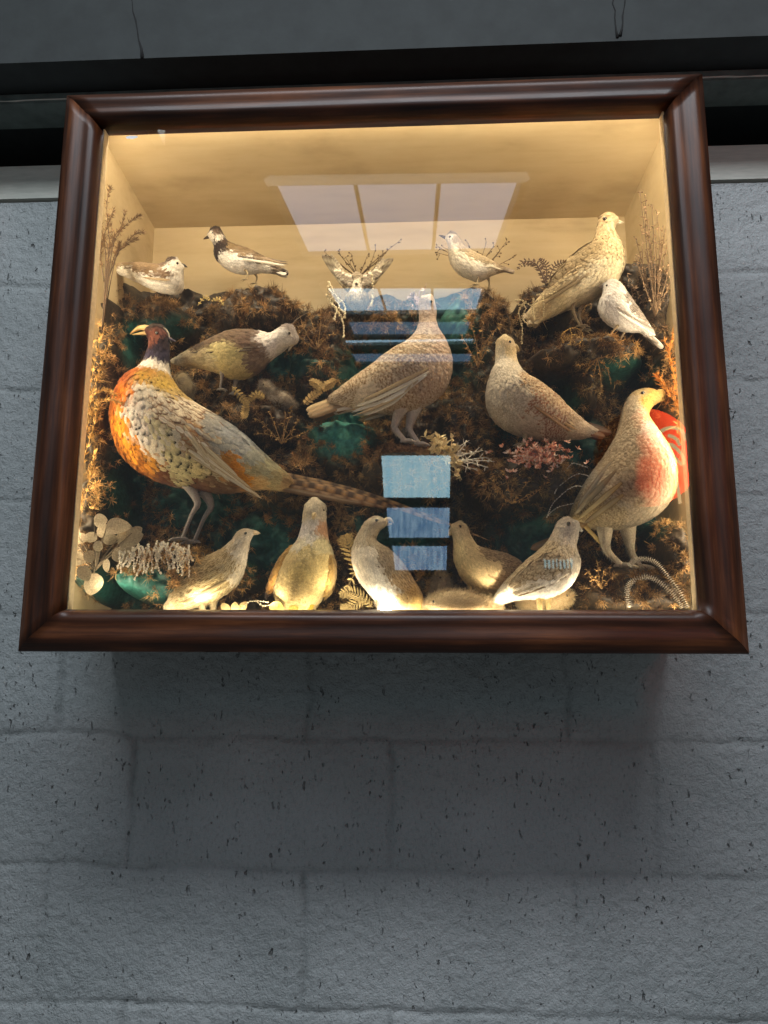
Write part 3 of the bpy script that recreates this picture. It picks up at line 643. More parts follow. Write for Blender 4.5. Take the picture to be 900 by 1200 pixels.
# --- cock pheasant
bird('cock_pheasant', 'large cock pheasant with orange breast, white neck ring and long barred tail', 'pheasant', .122,
 [(172,384,172,393,5),(179,380,175,403,8),(188,381,175,410,10),(195,389,173,414,11),(198,402,171,418,11),(198,414,169,423,12),(198,426,166,428,14),(198,435,160,435,20),(202,445,149,444,30),(210,457,139,461,40),(222,468,133,484,47),(236,478,135,507,50),(253,488,143,529,51),(270,499,160,548,50),(286,511,187,563,46),(302,526,224,572,37),(318,540,262,577,27),(332,552,300,573,17),(342,561,328,575,10)],
 [(180,384,'3A2A22'),(174,397,'5A3228'),(184,389,'784636'),(185,396,'84503E'),(180,401,'784636'),(189,391,'70443A'),(194,399,'382C30'),(188,383,'4A3A34'),(185,408,'2E2530'),(178,416,'40384A'),(195,418,'3C3546'),
  (158,439,'B85A14'),(170,439,'BC6A1C'),(184,441,'C08A3A'),(198,441,'C09A4A'),(165,430,'F2EBDD'),(180,431,'F2EBDD'),(197,434,'F2EBDD'),
  (160,441,'B0560E','scallop','3A1206',.5),(145,455,'B65C0E','scallop','3A1206',.5),(137,475,'BC660F','scallop','2A0D04',.5),(136,500,'C26E10','scallop','2A0D04',.6),(146,525,'C87814','scallop','2A0D04',.6),(165,548,'C47414','scallop','2A0D04',.5),(185,562,'6A3A14'),
  (158,470,'D87814','spot','4A1A06',.6),(155,500,'DE8A18','spot','4A1A06',.7),(165,525,'DE8F1C','spot','3A1608',.8),(180,545,'CC8A2A','spot','2A1408',.8),
  (180,446,'C99A3C','spot','3A2408',.9),(198,455,'C8A54A','spot','2A1C08',.9),(212,466,'BDA060','spot','2A1C10',.8),
  (185,470,'E6DCC8','spot','1E1410',.5),(172,490,'EFE6D8','spot','1E1410',.7),(178,515,'F2E9DC','spot','1E1410',.9),(190,535,'EFE4CC','spot','1E1410',.9),
  (200,480,'EADFC8','scallop','8A5A34',.9),(218,482,'E8DCC2','scallop','8A5A34',.9),(232,492,'E6D8BC','scallop','8A5A34',.9),(212,497,'E8DABE','scallop','7A4E30',.8),
  (200,510,'E0D6A8','spot','1E1810',1),(205,535,'DED29C','spot','1E1810',1),(215,555,'DDD09A','spot','1E1810',1),(230,560,'D8C890','spot','2A2010',.9),(240,545,'DCCB96','spot','2A2010',.8),
  (248,500,'A8A49A','bars','7E8084',.5),(265,510,'A4A6A6','bars','7C8086',.5),(280,525,'A6A8A6','bars','7E8286',.5),(295,540,'A8A898','bars','84847A',.5),(310,552,'B0AA88','streak','8A8060',.6),(325,562,'B8A878','streak','8A7850',.7),(335,566,'B89868','streak','7A5C38',.7),
  (272,552,'DC8C14','streak','B06A10',.6),(285,564,'DC9418','streak','B87010',.6),(264,543,'C89038','streak','9A6420',.6),(300,570,'C8A468','streak','A0743C',.6),(262,525,'AAA89C','bars','7E8084',.5),(298,555,'B4A880','streak','84784C',.6),(255,555,'D8CCA8','streak','8A6A44',.6),
  (250,576,'7A5A3C'),(275,577,'86643F'),(230,570,'7A5034'),(224,514,'A8703C','streak','E0CCA0',.8),(230,523,'A8703C','streak','E0CCA0',.8),(215,520,'E4DAC0'),(240,530,'D8C49C','streak','8A5A34',.8),(252,545,'DCC8A0','streak','8A6A44',.7)],
 beak=(177,387,155,391,8,'C8A868',{'hook':.7}), eye=(184,391,1.7), eyer=2,
 legs=[[(222,568),(233,590,),(226,604),(215,632)],[(238,575),(246,592),(238,606),(226,634)]], legcol='A8A098', legr=3.2, footlen=16,
 L=15, Wd=11, count=4200, pale=0, lift=.12,
  quills=[(r_[0]+c_*9.5+random.uniform(-1, 1), r_[1]+c_*6+random.uniform(-1, 1), r_[0]+c_*9.5+9.5, r_[1]+c_*6+7.5, 8.5, 'EDE3CE' if (c_+k_) % 3 else 'E2D2B4', {'edge': '7E4E2C'}) for k_, r_ in enumerate([(196, 470), (191, 479), (188, 489), (206, 466)]) for c_ in range(5, -1, -1)]+[(216,500,246,545,9,'D4C4A0',{'edge':'8A6A44'}),(220,505,254,552,9,'CDBB94',{'edge':'8A6A44'}),(222,512,270,566,8,'E0D2B0',{'edge':'9A7A54'}),(226,518,285,572,8,'D4C29A'),(222,528,296,578,7,'E4D8BC'),(225,536,305,582,6,'D8C8A4',{'edge':'8A6A44'}),(232,530,290,571,6,'E8DCC0',{'edge':'9A7A54'}),(240,530,296,574,5,'D0BC94',{'edge':'8A6A44'}),(236,520,280,560,7,'DACBA6',{'edge':'8A6A44'})],
 tail=[(300,548,575,634,7,'B08A58',{'bars':19,'spread':.6,'bow':11,'n':60,'taper':.75}),(302,552,520,614,10,'BC925C',{'bars':16,'spread':1.4,'bow':7,'n':50,'taper':.7}),(304,556,470,597,12,'B88A54',{'bars':12,'spread':2.2,'bow':4,'n':40,'taper':.6}),(304,561,455,596,9,'9A7448',{'spread':3,'bow':0,'bars':10,'bcol':'5A3A20','taper':.6,'n':30}),(304,566,425,591,8,'7E6240',{'spread':4,'bow':-1,'taper':.5})],
 crest=[([(186,381),(196,388),(199,398),(201,402)],1.6,'C8C0AE'),([(198,397),(206,400)],2.4,'6A6474')])
bird('ringed_plover', 'small plover with banded face sitting on the round brown moss mound', 'plover', .15,
 [(213,309,215,316),(208,303,214,321),(201,303,214,329),(195,308,213,337),(186,311,206,342),(174,310,191,342),(161,309,176,337),(147,309,159,329),(136,310,142,322),(127,311,129,317)],
 [(205,306,'4A382C'),(212,310,'E8E0D0'),(206,313,'F0E8DA'),(198,312,'6A5444'),(203,318,'EEE6D8'),(200,325,'7E6650','scallop','6A5238',.5),(188,318,'8A7254','scallop','6A5238',.6),(172,316,'90785A','scallop','7A6248',.6),(155,313,'86704F','streak','5A4630',.7),(165,320,'8A7050','streak','5A4630',.7),(180,325,'846A4C','scallop','5A4630',.6),(142,313,'9A8464','streak','6A563C',.6),(195,340,'EFE8DC'),(178,332,'F2ECE0'),(160,325,'F0EADC'),(145,320,'F0EADC'),(132,317,'E8E0D0'),(208,335,'F0E8DA')],
 beak=(213,310,219,313,3.2,'3A2C20'), eye=(208,309,1.3), pale=0, L=7, Wd=4.5, count=1100,
 quills=[(196,318,150,311,4,'A08A68'),(198,323,158,318,4,'8E7656'),(200,329,168,326,4,'A48C68')], tail=[(150,314,127,316,7,'E0D8C4',{'spread':2}),(152,316,130,319,6,'EDE6D6',{'spread':4})])
bird('ringed_plover', 'small standing plover with black breast band on the mossy crest below the ceiling', 'plover', .185,
 [(245,272,245,279),(248,268,249,284),(255,267,252,291),(261,274,252,297),(266,282,254,303),(275,287,261,311),(287,291,274,318),(299,296,290,320),(312,303,307,319),(325,311,323,321),(336,318,335,322)],
 [(247,271,'3A2E26'),(253,269,'4A3A30'),(248,277,'F0E8DA'),(254,276,'6A5444'),(257,281,'EFE6D6'),(256,289,'2A1E1A'),(261,290,'2E211C'),(254,298,'33241E'),(263,284,'4A382C'),(270,290,'86704F','scallop','7A6248',.5),(285,296,'8C7658','scallop','7A6248',.5),(302,304,'7E6A50','streak','6A5238',.5),(262,306,'F2ECE0'),(275,312,'F4EEE4'),(290,313,'F2ECE0'),(310,316,'E8E0D0'),(325,319,'8A7A66'),(335,320,'3A2E26')],
 beak=(246,277,239,280,3.4,'4A3A2C'), eye=(249.5,274,1.4), pale=0, L=6.5, Wd=4.2, count=1200, legs=[[(287,316),(291,323),(289,330)],[(297,317),(300,323),(298,330)]], legcol='A89878', legr=1.1, footlen=6,
 quills=[(275,293,322,306,4,'A08A68'),(277,297,332,309,4,'8E7656'),(281,301,338,308,3.4,'4A3A2C'),(285,304,335,312,3.4,'E4DCCA')], tail=[(315,312,338,320,7,'5A4A3A',{'spread':2}),(315,314,336,323,6,'E0D8C8',{'spread':3})])
# --- lapwing
bird('lapwing', 'crested lapwing with white neck, brown breast and yellowish belly, head lowered', 'lapwing', .145,
 [(348,390,342,405),(344,383,335,408),(337,381,328,413),(327,386,321,418),(317,391,313,425),(303,389,304,434),(288,388,290,441),(272,389,273,443),(256,394,256,437),(238,402,240,432),(220,411,222,429),(206,419,208,428)],
 [(346,390,'A49A94'),(340,386,'9A8E88'),(337,398,'E8E2DA'),(330,393,'F0EAE2'),(320,402,'EEE6DE'),(312,400,'ECE2DA'),(330,408,'EEE6DE'),(300,397,'6A5648','scallop','8A7460',.4),(305,415,'6E5848'),(296,408,'70594A'),(303,428,'8A7462'),(285,395,'705C4A','scallop','5E4A38',.5),(268,395,'74604C','scallop','5E4A38',.5),(250,400,'705C48','streak','5E4A38',.5),(235,408,'4A3A2C','streak','3A2C20',.5),(285,425,'D8C88C'),(272,430,'DCCC90'),(262,420,'E0D094'),(288,437,'D8C68C'),(255,430,'D2C49A'),(240,422,'C4B48C'),(222,420,'B8A888'),(208,424,'C8BCA0')],
 beak=(344,400,338,411,5,'CFC0A0',{'hook':.1}), eye=(339,391,1.5,), pale=0.0, L=8, Wd=5.5, count=1700,
 legs=[[(262,436),(261,445),(259,458)],[(276,441),(274,450),(271,460)]], legcol='A8A094', legr=2, footlen=9, ground=None,
 quills=[(300,398,245,398,6,'8A745C'),(300,403,238,404,6,'7A6450'),(298,408,228,409,5,'5A4836'),(295,411,222,414,4,'3E3024')], tail=[(235,412,200,424,8,'C8BCA0',{'spread':3}),(238,410,214,418,8,'3A2C20',{'spread':5})],
 crest=[([(339,384),(347,375),(354,370),(361,366)],.7,'8A7A66'),([(338,384),(345,377),(350,368),(353,360)],.6,'5A4A38')])
# --- chicks by the lapwing
bird('downy_chick', 'tiny grey downy chick crouching just behind the forked golden fern leaf', 'chick', .145,
 [(306,449,306,455),(310,447,310,459),(317,449,314,463),(322,456,317,469),(330,459,323,475),(338,463,331,478),(344,470,341,478)],
 [(310,450,'B8A890'),(318,455,'9A8C78'),(330,466,'A89A86'),(326,462,'6A5A48'),(338,470,'8E7E6A'),(320,470,'C4B8A4')],
 beak=(306,452,301,453,2.6,'8A7660'), eye=(309,451,.9), L=4, Wd=2, count=0, fz=(5,3500))
bird('downy_chick', 'faint small chick in shade under the tail of the crested bird', 'chick', .20,
 [(211,438,207,441),(218,438,206,448),(224,446,208,456),(228,454,214,464),(226,462,220,468)],
 [(212,441,'A8946A'),(220,452,'8E7C58'),(215,448,'6A5A40'),(224,460,'9A8862')],
 beak=(207,442,203,445,2,'6A5640'), eye=(210,442,.8), count=0, fz=(4,2000))
# --- winged bird, front on
def spread_bird():
    y = .18
    r = bird('flying_songbird', 'small speckled bird facing out with both wings raised, below the ceiling', 'songbird', y,
     [(412,323,425,323,6),(410,327,428,327,9),(409,335,429,335,10),(409,341,429,341,10),(406,348,431,348,12),(407,355,430,355,12),(411,361,426,361,9)],
     [(418,323,'8A7A62'),(411,328,'8A7A62'),(427,328,'8A7A62'),(418,333,'EEE4CC'),(418,340,'F0E8D8'),(410,348,'A89878','streak','6A563E',.8),(419,350,'D0C4AA','streak','8A7454',.6),(428,348,'A89878','streak','6A563E',.8),(418,361,'B8A888','streak','6A563E',.7)],
     L=6, Wd=4.5, count=900)
    s = S(y); q = MB(); b0 = W(418, 333, y-10*s); q.tube([b0, b0+np.array([0, -4*s, -1.0*s]), b0+np.array([0, -6*s, -3*s])], [1.8*s, 1.2*s, .3*s], lin('3A2C1C'), 8); q.obj('beak', M['horn'], r)
    for dx in (-4.5, 4.5):
        q = MB(); q.ball(W(418+dx, 330, y-8*s), 1.1*s); q.obj('eye', M['eye'], r)
    for sd in (-1, 1):
        q = MB(); root = W(419+sd*9, 340, y)
        for i in range(13):
            t = i/12; tip = (419+sd*(15+27*t), (292 if sd < 0 else 296)+30*(1-t)**2+(6*t if t > .6 else 0)); wr = (419+sd*(10+13*t), 338-13*t)
            quill(q, [root+np.array([0, .001*i, 0]), W(wr[0], wr[1], y+.003*i-.012), W(tip[0], tip[1], y+.004*i-.005)], 6.5*s, 'C9BC9E' if i % 2 else 'B5A88C', bars=6, bcol='6A5A46', n=14)
        for i in range(16):
            t = i/15; a = (419+sd*(7+16*t), 336-10*t+random.uniform(-3, 3)); bb = (a[0]+sd*random.uniform(0, 6), a[1]-random.uniform(8, 15))
            quill(q, [W(a[0], a[1], y-.012), W((a[0]+bb[0])/2, (a[1]+bb[1])/2, y-.016), W(bb[0], bb[1], y-.012)], 5*s, 'DCD2BC', bars=3, bcol='6A5846', n=8)
        q.obj('wing', M['quill'], r)
spread_bird()
bird('small_wader', 'small brown and white bird on the moss crest right of the raised-wing bird', 'wader', .185,
 [(523,276,522,281),(528,272,525,288),(535,276,526,297),(541,284,528,306),(549,292,535,317),(558,298,548,325),(569,303,561,328),(579,308,575,323),(590,313,589,319),(600,318,600,320)],
 [(527,274,'7A6A56'),(526,281,'F0E8DC'),(532,283,'8A7860'),(530,295,'D8CCB4'),(533,306,'E4DAC6'),(541,292,'9A886A','scallop','6A563E',.6),(553,301,'A89470','scallop','6A563E',.6),(568,307,'A08C68','scallop','6A563E',.6),(583,313,'8A7454'),(545,316,'EFE6D4'),(558,322,'EFE8DA'),(573,320,'DCD0B8'),(595,318,'6A563E')],
 beak=(523,279,515,276,3,'4A3A2A'), eye=(527.5,278,1.3), L=6.5, Wd=4.2, count=1200, legs=[[(556,322),(560,328),(558,336)],[(570,321),(574,328),(572,338)]], legcol='B0A080', legr=1.2, footlen=7,
 quills=[(542,292,585,310,4,'A08A68'),(543,297,592,314,4,'8E7656'),(545,301,588,317,3.4,'DCD0B8')], tail=[(582,312,603,319,6,'7A6650',{'spread':2})])
# --- red grouse
bird('red_grouse', 'pinkish brown grouse with upright neck, white wing feathers and feathered legs', 'grouse', .12,
 [(500,346,509,352,6),(494,348,511,360,9),(491,355,511,367,9),(491,366,511,375,10),(491,378,514,385,12),(486,391,523,401,20),(475,403,529,419,30),(462,411,528,438,38),(449,420,519,458,42),(436,430,500,473,40),(424,438,478,482,34),(412,446,455,484,26),(398,456,432,480,18),(386,465,410,479,11)],
 [(502,350,'C0A090'),(500,358,'B88E7C','bars','8A5E4C',.5),(502,370,'B28470','bars','7E503E',.5),(505,385,'B4886E','bars','7E523C',.6),(498,392,'B89878','bars','7E583C',.6),(490,402,'C2A27C','bars','86623E',.7),(470,412,'D0B488','bars','8A683E',.8),(455,425,'D2B88E','bars','8A683E',.8),(440,436,'CCB080','bars','86623A',.8),(425,448,'C8A468','bars','86602E',.8),(415,456,'C49A54','bars','7E5A2C',.8),(402,466,'BE9A5E','streak','7E5C34',.8),(525,415,'B88A6C','bars','8A5E44',.6),(522,440,'B88C70','bars','8A5E44',.6),(505,460,'B58A68','bars','86583C',.6),(480,475,'B8905E','bars','84592E',.7),(455,478,'BC9660','bars','84592E',.7),(435,470,'B08A54'),(480,440,'C2A078','bars','86603C',.7),(460,455,'C09C68','bars','86603C',.7)],
 beak=(509,356,516,360,5,'4A3A30'), eye=(505,354,1.4), pale=0.6, L=8.5, Wd=6.5, count=3400,
 legs=[[(472,476),(465,492),(463,503),(475,518)],[(486,474),(481,492),(480,502),(491,519)]], legcol='D8CEC4', legr=4.0, footlen=12, fz=None,
 quills=[(502,432,425,470,6,'C8B088'),(503,436,416,478,6,'E4DCC8',{'bow':2}),(500,440,412,484,6,'EFE9DC',{'bow':5}),(490,446,418,486,5,'C0A884',{'bow':6}),(484,451,425,487,5,'E6DECC',{'bow':7})],
 tail=[(412,462,359,481,11,'C4A878',{'spread':2}),(414,466,361,487,11,'A88A5E',{'spread':5}),(418,470,366,490,9,'8E7048',{'spread':7}),(425,474,390,482,8,'DCD0B8',{'spread':5})])
# white frilly comb on the grouse head
# --- partridge
bird('grey_partridge', 'partridge with grey breast and yellow face on a ledge with pink sedum', 'partridge', .105,
 [(596,395,587,395,6),(601,399,582,400,9),(604,407,581,409,10),(605,417,581,419,10),(607,426,580,427,13),(612,435,576,436,20),(620,443,572,449,27),(631,450,570,464,34),(642,458,573,480,37),(653,467,583,494,37),(663,477,602,506,33),(674,486,628,513,26),(683,493,652,515,18),(692,499,672,515,10),(700,503,684,514,6)],
 [(592,397,'D8B860'),(600,403,'C8A050'),(598,412,'DDB44C'),(588,402,'E0C27A'),(584,412,'D8C8A0'),(603,420,'D8B468'),(585,425,'CFC4B0'),(600,430,'CDC0A8'),(578,445,'C4B8A8','bars','A89A88',.4),(575,465,'BEB2A4','bars','A09284',.4),(590,450,'C8BCA8','bars','A89A88',.4),(585,488,'B4A594','bars','94826C',.4),(600,475,'BDAE98','bars','94826C',.5),(618,450,'C8A468','bars','8A5E30',.8),(632,460,'C49C5C','bars','8A5A2C',.8),(645,470,'C69E60','bars','86562C',.8),(657,481,'BA9056','bars','86562C',.8),(670,492,'A88250','streak','6A4A2A',.7),(620,485,'B89A74','bars','9A5A34',.9),(640,498,'B08E66','bars','8A4A2C',.9),(615,505,'A89078'),(680,504,'94683E'),(695,508,'5A3A24')],
 beak=(603,406,608,411,6,'B8A070'), eye=(597.5,401,1.4), pale=0.5, L=8.5, Wd=6, count=3000,
 legs=[[(612,502),(615,512),(611,522)],[(640,508),(643,516),(640,524)]], legcol='B8A888', legr=2.2, footlen=10,
 quills=[(612,455,668,494,6,'B8905A'),(614,462,674,500,6,'DCC498'),(618,468,676,505,5,'A88254'),(625,476,670,507,5,'8A6238')],
 tail=[(676,498,716,508,9,'6A4228',{'spread':3}),(674,502,708,513,9,'7A4E2E',{'spread':5}),(680,495,712,505,8,'4A2E1C',{'spread':1})])
# --- large golden plover
bird('golden_plover', 'large pale buff plover standing tall on the high mossy ledge', 'plover', .135,
 [(721,253,722,265,6),(713,250,719,273,10),(704,254,722,279,11),(700,265,726,285,13),(697,278,730,295,17),(690,290,732,308,22),(680,300,726,324,27),(668,311,713,340,30),(655,323,694,351,29),(644,335,674,358,24),(634,346,656,366,17),(625,357,640,374,10),(618,367,628,380,6)],
 [(714,253,'B8A07A','spot','8A7450',.5),(706,258,'B49C74','spot','8A7450',.5),(720,265,'D4C4A0'),(702,270,'BCA67E','spot','86704C',.6),(712,276,'C8B48C','spot','8A7450',.5),(725,290,'CDB990','spot','8A7450',.6),(700,285,'B8A27A','spot','7E6844',.7),(716,300,'C8B48C','spot','8A7450',.6),(690,297,'A8946E','scallop','6E5A3C',.7),(675,310,'B09C76','scallop','6E5A3C',.8),(662,322,'B49E78','scallop','6E5A3C',.8),(648,336,'B8A47E','scallop','6E5A3C',.7),(722,318,'D4C6A4'),(705,332,'D8CCAE'),(690,342,'DCD0B2'),(672,350,'D4C6A4'),(655,358,'C4B48E'),(635,366,'BCA880'),(622,374,'C4B28C')],
 beak=(720,260,730,261,4.5,'D8CDB0'), eye=(708.5,257,2.1), pale=0.0, L=8, Wd=5.5, count=2400, legs=[[(678,348),(671,360),(672,370),(679,384)],[(692,344),(681,360),(680,370),(685,385)]], legcol='B8A684', legr=1.8, footlen=11,
 wingsh=([(700,290,704,300),(686,296,694,314),(670,308,680,328),(655,322,664,338),(642,336,648,346)],5),
 quills=[(692,302,645,340,6,'B8A47C',{'edge':'7A664A'}),(695,308,636,348,6,'C4B28C',{'edge':'7A664A'}),(694,315,632,354,5,'A8946C',{'edge':'6E5A3C'}),(690,321,636,358,4,'8E7A56')],
 tail=[(640,352,614,373,9,'B8A682',{'spread':2,'bars':5,'bcol':'8A7454'}),(642,358,619,381,9,'C4B490',{'spread':4,'bars':5,'bcol':'8A7454'}),(640,362,626,382,7,'A8946C',{'spread':5})])
# --- snow bunting
bird('snow_bunting', 'small white bunting with flecked back perched on the ledge edge', 'bunting', .105,
 [(709,331,706,338),(715,328,706,345),(724,331,704,350),(731,339,702,359),(737,348,705,369),(744,358,713,378),(750,366,724,385),(756,374,737,388),(762,383,749,389),(767,391,757,394)],
 [(712,330,'E8E2DA'),(720,333,'D8D0C6'),(709,340,'F4F0EA'),(722,343,'ECE6DE','spot','8A8078',.5),(733,348,'A09488','scallop','3A3028',.9),(742,360,'9A8E82','scallop','3A3028',.9),(752,372,'A89C90','scallop','3A3028',.8),(708,358,'F6F2EE'),(716,370,'F6F2EE'),(730,380,'F4F0EA'),(745,386,'F0ECE6'),(722,360,'F0EAE4'),(760,390,'E8E2DA')],
 beak=(707,336,702,337,4,'A89C8C'), eye=(711,335,1.2), pale=0, L=6.5, Wd=4.5, count=1300, legs=[[(724,382),(719,388),(714,395)],[(734,385),(731,391),(727,398)]], legcol='A8987C', legr=1.1, footlen=6,
 quills=[(725,350,757,382,4.5,'B8AEA2',{'edge':'5A5048'}),(722,355,762,386,4.5,'E8E2DA'),(722,360,767,388,4,'8E857A'),(724,366,755,386,3.5,'F2EEE8')], tail=[(752,384,777,408,6,'E4DED6',{'spread':2}),(750,386,771,404,5,'8A8076',{'spread':3})])
# --- grey hen
bird('grey_hen', 'very large grey-buff game hen with yellow face near the right side glass', 'game hen', .102,
 [(771,459,772,471,7),(761,456,765,476,12),(749,457,760,484,14),(739,463,760,493,15),(732,475,766,502,18),(728,490,775,515,24),(724,506,784,532,34),(717,521,790,553,43),(707,537,788,577,50),(696,552,775,597,53),(686,567,755,611,50),(678,581,730,619,42),(672,593,706,620,31),(668,602,688,614,20)],
 [(745,459,'B89E6A','spot','8A7040',.4),(752,461,'C0A060'),(765,464,'DCA838'),(755,474,'E0B040'),(762,482,'DCA634'),(770,470,'D8AC50'),(740,470,'BCA888'),(745,485,'C4B498','bars','9A8A70',.4),(758,492,'DCC068'),(738,500,'B4A488','bars','8E7E64',.6),(752,505,'DCCFC0','bars','B4A090',.5),(762,520,'E8DCC8','bars','C09A60',.4),(775,515,'E0B448','bars','B07A20',.4),(786,535,'DCA840','bars','B07A20',.4),(770,545,'DCC8A4','bars','B09068',.5),(786,560,'C88A48','bars','9A6030',.4),(735,525,'A89A80','bars','84765E',.7),(715,545,'A09278','bars','7C6E56',.7),(740,555,'A89A80','bars','84765E',.7),(700,565,'B0A48E','bars','84765E',.6),(690,580,'A89878','bars','7C6A4E',.7),(760,580,'A89A82','bars','847460',.6),(730,585,'A09480','bars','7A6C56',.7),(745,605,'94866E','bars','74644C',.6),(715,610,'98855E','bars','6E5C3E',.7),(685,600,'AE9458','bars','6E5830',.7),(765,565,'B09C80','bars','8A7258',.6)],
 beak=(772,464,779,467,10,'E0C070',{'hook':.6}), eye=(753,461,2.0), pale=0.15, L=9, Wd=7.5, count=5200,
 legs=[[(708,612),(708,635),(712,648),(727,663)],[(736,612),(739,634),(742,648),(752,664)]], legcol='B8AC94', legr=4.6, footlen=18,
 quills=[(718,540,676,596,9,'C0B498',{'edge':'8E8068'}),(722,552,672,604,9,'A89A78',{'edge':'7A6C50'}),(728,566,676,610,8,'B8A474',{'edge':'6E5830'}),(730,580,684,614,8,'98865E',{'edge':'6E5830'})],
 tail=[(690,604,622,643,11,'8A6C44',{'spread':3,'bow':-6}),(690,610,640,640,10,'A08050',{'spread':6}),(676,606,708,640,5,'C8AC68',{'spread':6,'single':1}),(690,575,672,604,3,'3A2E20',{'spread':5,'single':1})])
# ------- front row
bird('quail', 'sandy streaked quail with pointed bill standing nearest the dried leaf spray', 'quail', .07,
 [(296,621,297,627),(287,620,293,634),(279,624,291,643),(272,633,289,653),(262,642,287,663),(250,649,282,677),(238,655,273,688),(227,661,260,698),(218,669,246,706),(210,679,230,711),(203,690,215,715),(198,701,205,716),(193,711,196,717)],
 [(284,624,'CFC0A4','streak','9A8A6A',.4),(293,629,'E4DAC6'),(283,636,'DDD2BC'),(276,638,'CFC0A4','streak','9A8A6A',.5),(287,650,'E8E0D0','spot','9A8A6A',.5),(265,650,'CDB68A','streak','7E683E',.9),(275,665,'DCCCA4','streak','8A7448',.8),(250,660,'C8AE7C','streak','6E5A34',.9),(262,680,'D8C48E','streak','8A7040',.9),(238,672,'C2A878','streak','6A5632',.9),(245,695,'DCC894','streak','8A7040',.8),(225,685,'BEA676','streak','6A5632',.9),(215,700,'C8B284','streak','7A6438',.8),(232,705,'DCCCA0','streak','8A7448',.7),(200,705,'D4C4A0','streak','8A7448',.6),(283,668,'E4DCC8')],
 beak=(295,624,304,625,4.5,'DCC8A0'), eye=(288,625,1.4), pale=0.1, L=9, Wd=4.5, count=2300, legs=[[(240,702),(239,712),(243,720)],[(248,700),(249,712),(253,720)]], legcol='D8C8A0', legr=2.6, ground=FL, footlen=10,
 quills=[(255,662,215,690,5,'C8B080',{'edge':'6E5A34'}),(262,670,212,700,5,'D4C090',{'edge':'6E5A34'}),(266,680,214,707,5,'BFA878',{'edge':'7A6438'}),(262,690,222,710,5,'DCCCA0',{'edge':'8A7448'})], tail=[(212,690,193,713,8,'D0C09A',{'spread':3})])
def golden():
    y = .085; s = S(y)
    r = bird('golden_dove', 'plump yellow-breasted bird facing straight out with pale grey head', 'dove', y,
     [(362,587,376,587,8),(358,592,381,592,11),(356,600,382,600,13),(355,609,382,609,13),(353,620,383,620,15),(349,633,385,633,20),(340,646,389,646,27),(332,659,390,659,32),(326,674,390,674,34),(323,690,383,690,33),(325,704,375,704,29),(331,716,367,716,22),(338,726,360,726,14)],
     [(369,588,'DCD0B4'),(360,600,'C8BCA0'),(378,600,'C8BCA0'),(369,603,'E0D4B8'),(369,615,'D4CCC4'),(358,622,'CCC6C4'),(378,619,'C89468'),(383,622,'C89468'),(368,630,'CFCAC0'),(355,638,'D2CAB0'),(378,638,'D8CC98'),(365,648,'D8C68E','bars','C0A448',.4),(345,655,'C4AC70'),(380,660,'D6C07C','bars','BC9E5A',.4),(360,668,'D6C078','bars','BC9E5A',.4),(345,685,'C6AE70','bars','A88C50',.5),(370,688,'CEB674','bars','A88C50',.5),(350,710,'B8A068','bars','947A38',.5),(368,706,'C2A86C')],
     L=8, Wd=7, count=2600, legs=[[(352,712,-12),(351,722,-14),(351,735,-16)],[(364,710,-12),(364,722,-14),(364,735,-16)]], legcol='C8A838', legr=2.6, ground=FL, footlen=10)
    b0 = W(368, 603, y-12.5*s); q = MB(); q.tube([b0+np.array([0, .002, .001]), b0+np.array([0, -4*s, -1*s]), b0+np.array([0, -6.5*s, -4*s]), b0+np.array([0, -6.5*s, -7*s])], [3*s, 2.6*s, 1.8*s, .5*s], lin('C8B284'), 10); q.obj('beak', M['horn'], r)
    for dx in (-9.5, 10): q = MB(); q.ball(W(369+dx, 598, y-7*s), 1.5*s); q.obj('eye', M['eye'], r)
    for sd, stn in ((-1, [(345,640,338,642),(350,646,330,652),(347,660,321,668),(338,676,315,684),(324,690,312,696),(316,698,312,700)]), (1, [(384,642,388,644),(382,652,392,656),(382,668,393,672),(380,682,390,688),(378,694,384,698)])):
        wl = Loft([(*q_, w_) for q_, w_ in zip(stn, [8, 16, 20, 17, 9, 4])], y+.004, N=30, Mm=18); P2, p2, F2 = wl.mesh()
        sdz = [(340,645,'B8985A','scallop','8A6A38',.6),(335,665,'B08A4C','scallop','86622E',.6),(322,685,'A87C40','streak','6A4A24',.6),(314,697,'3A2E26'),(388,660,'B8985A','scallop','8A6A38',.6)]
        c2, _ = seedcol(sdz, p2); wo = mkobj('wing', P2, F2, M['skin'], r, c2); fobj('covert_feathers', [feathers((wl, sdz), 10*s, 7*s, 420, lift=.1)], M['feather'], r).parent = wo
golden()
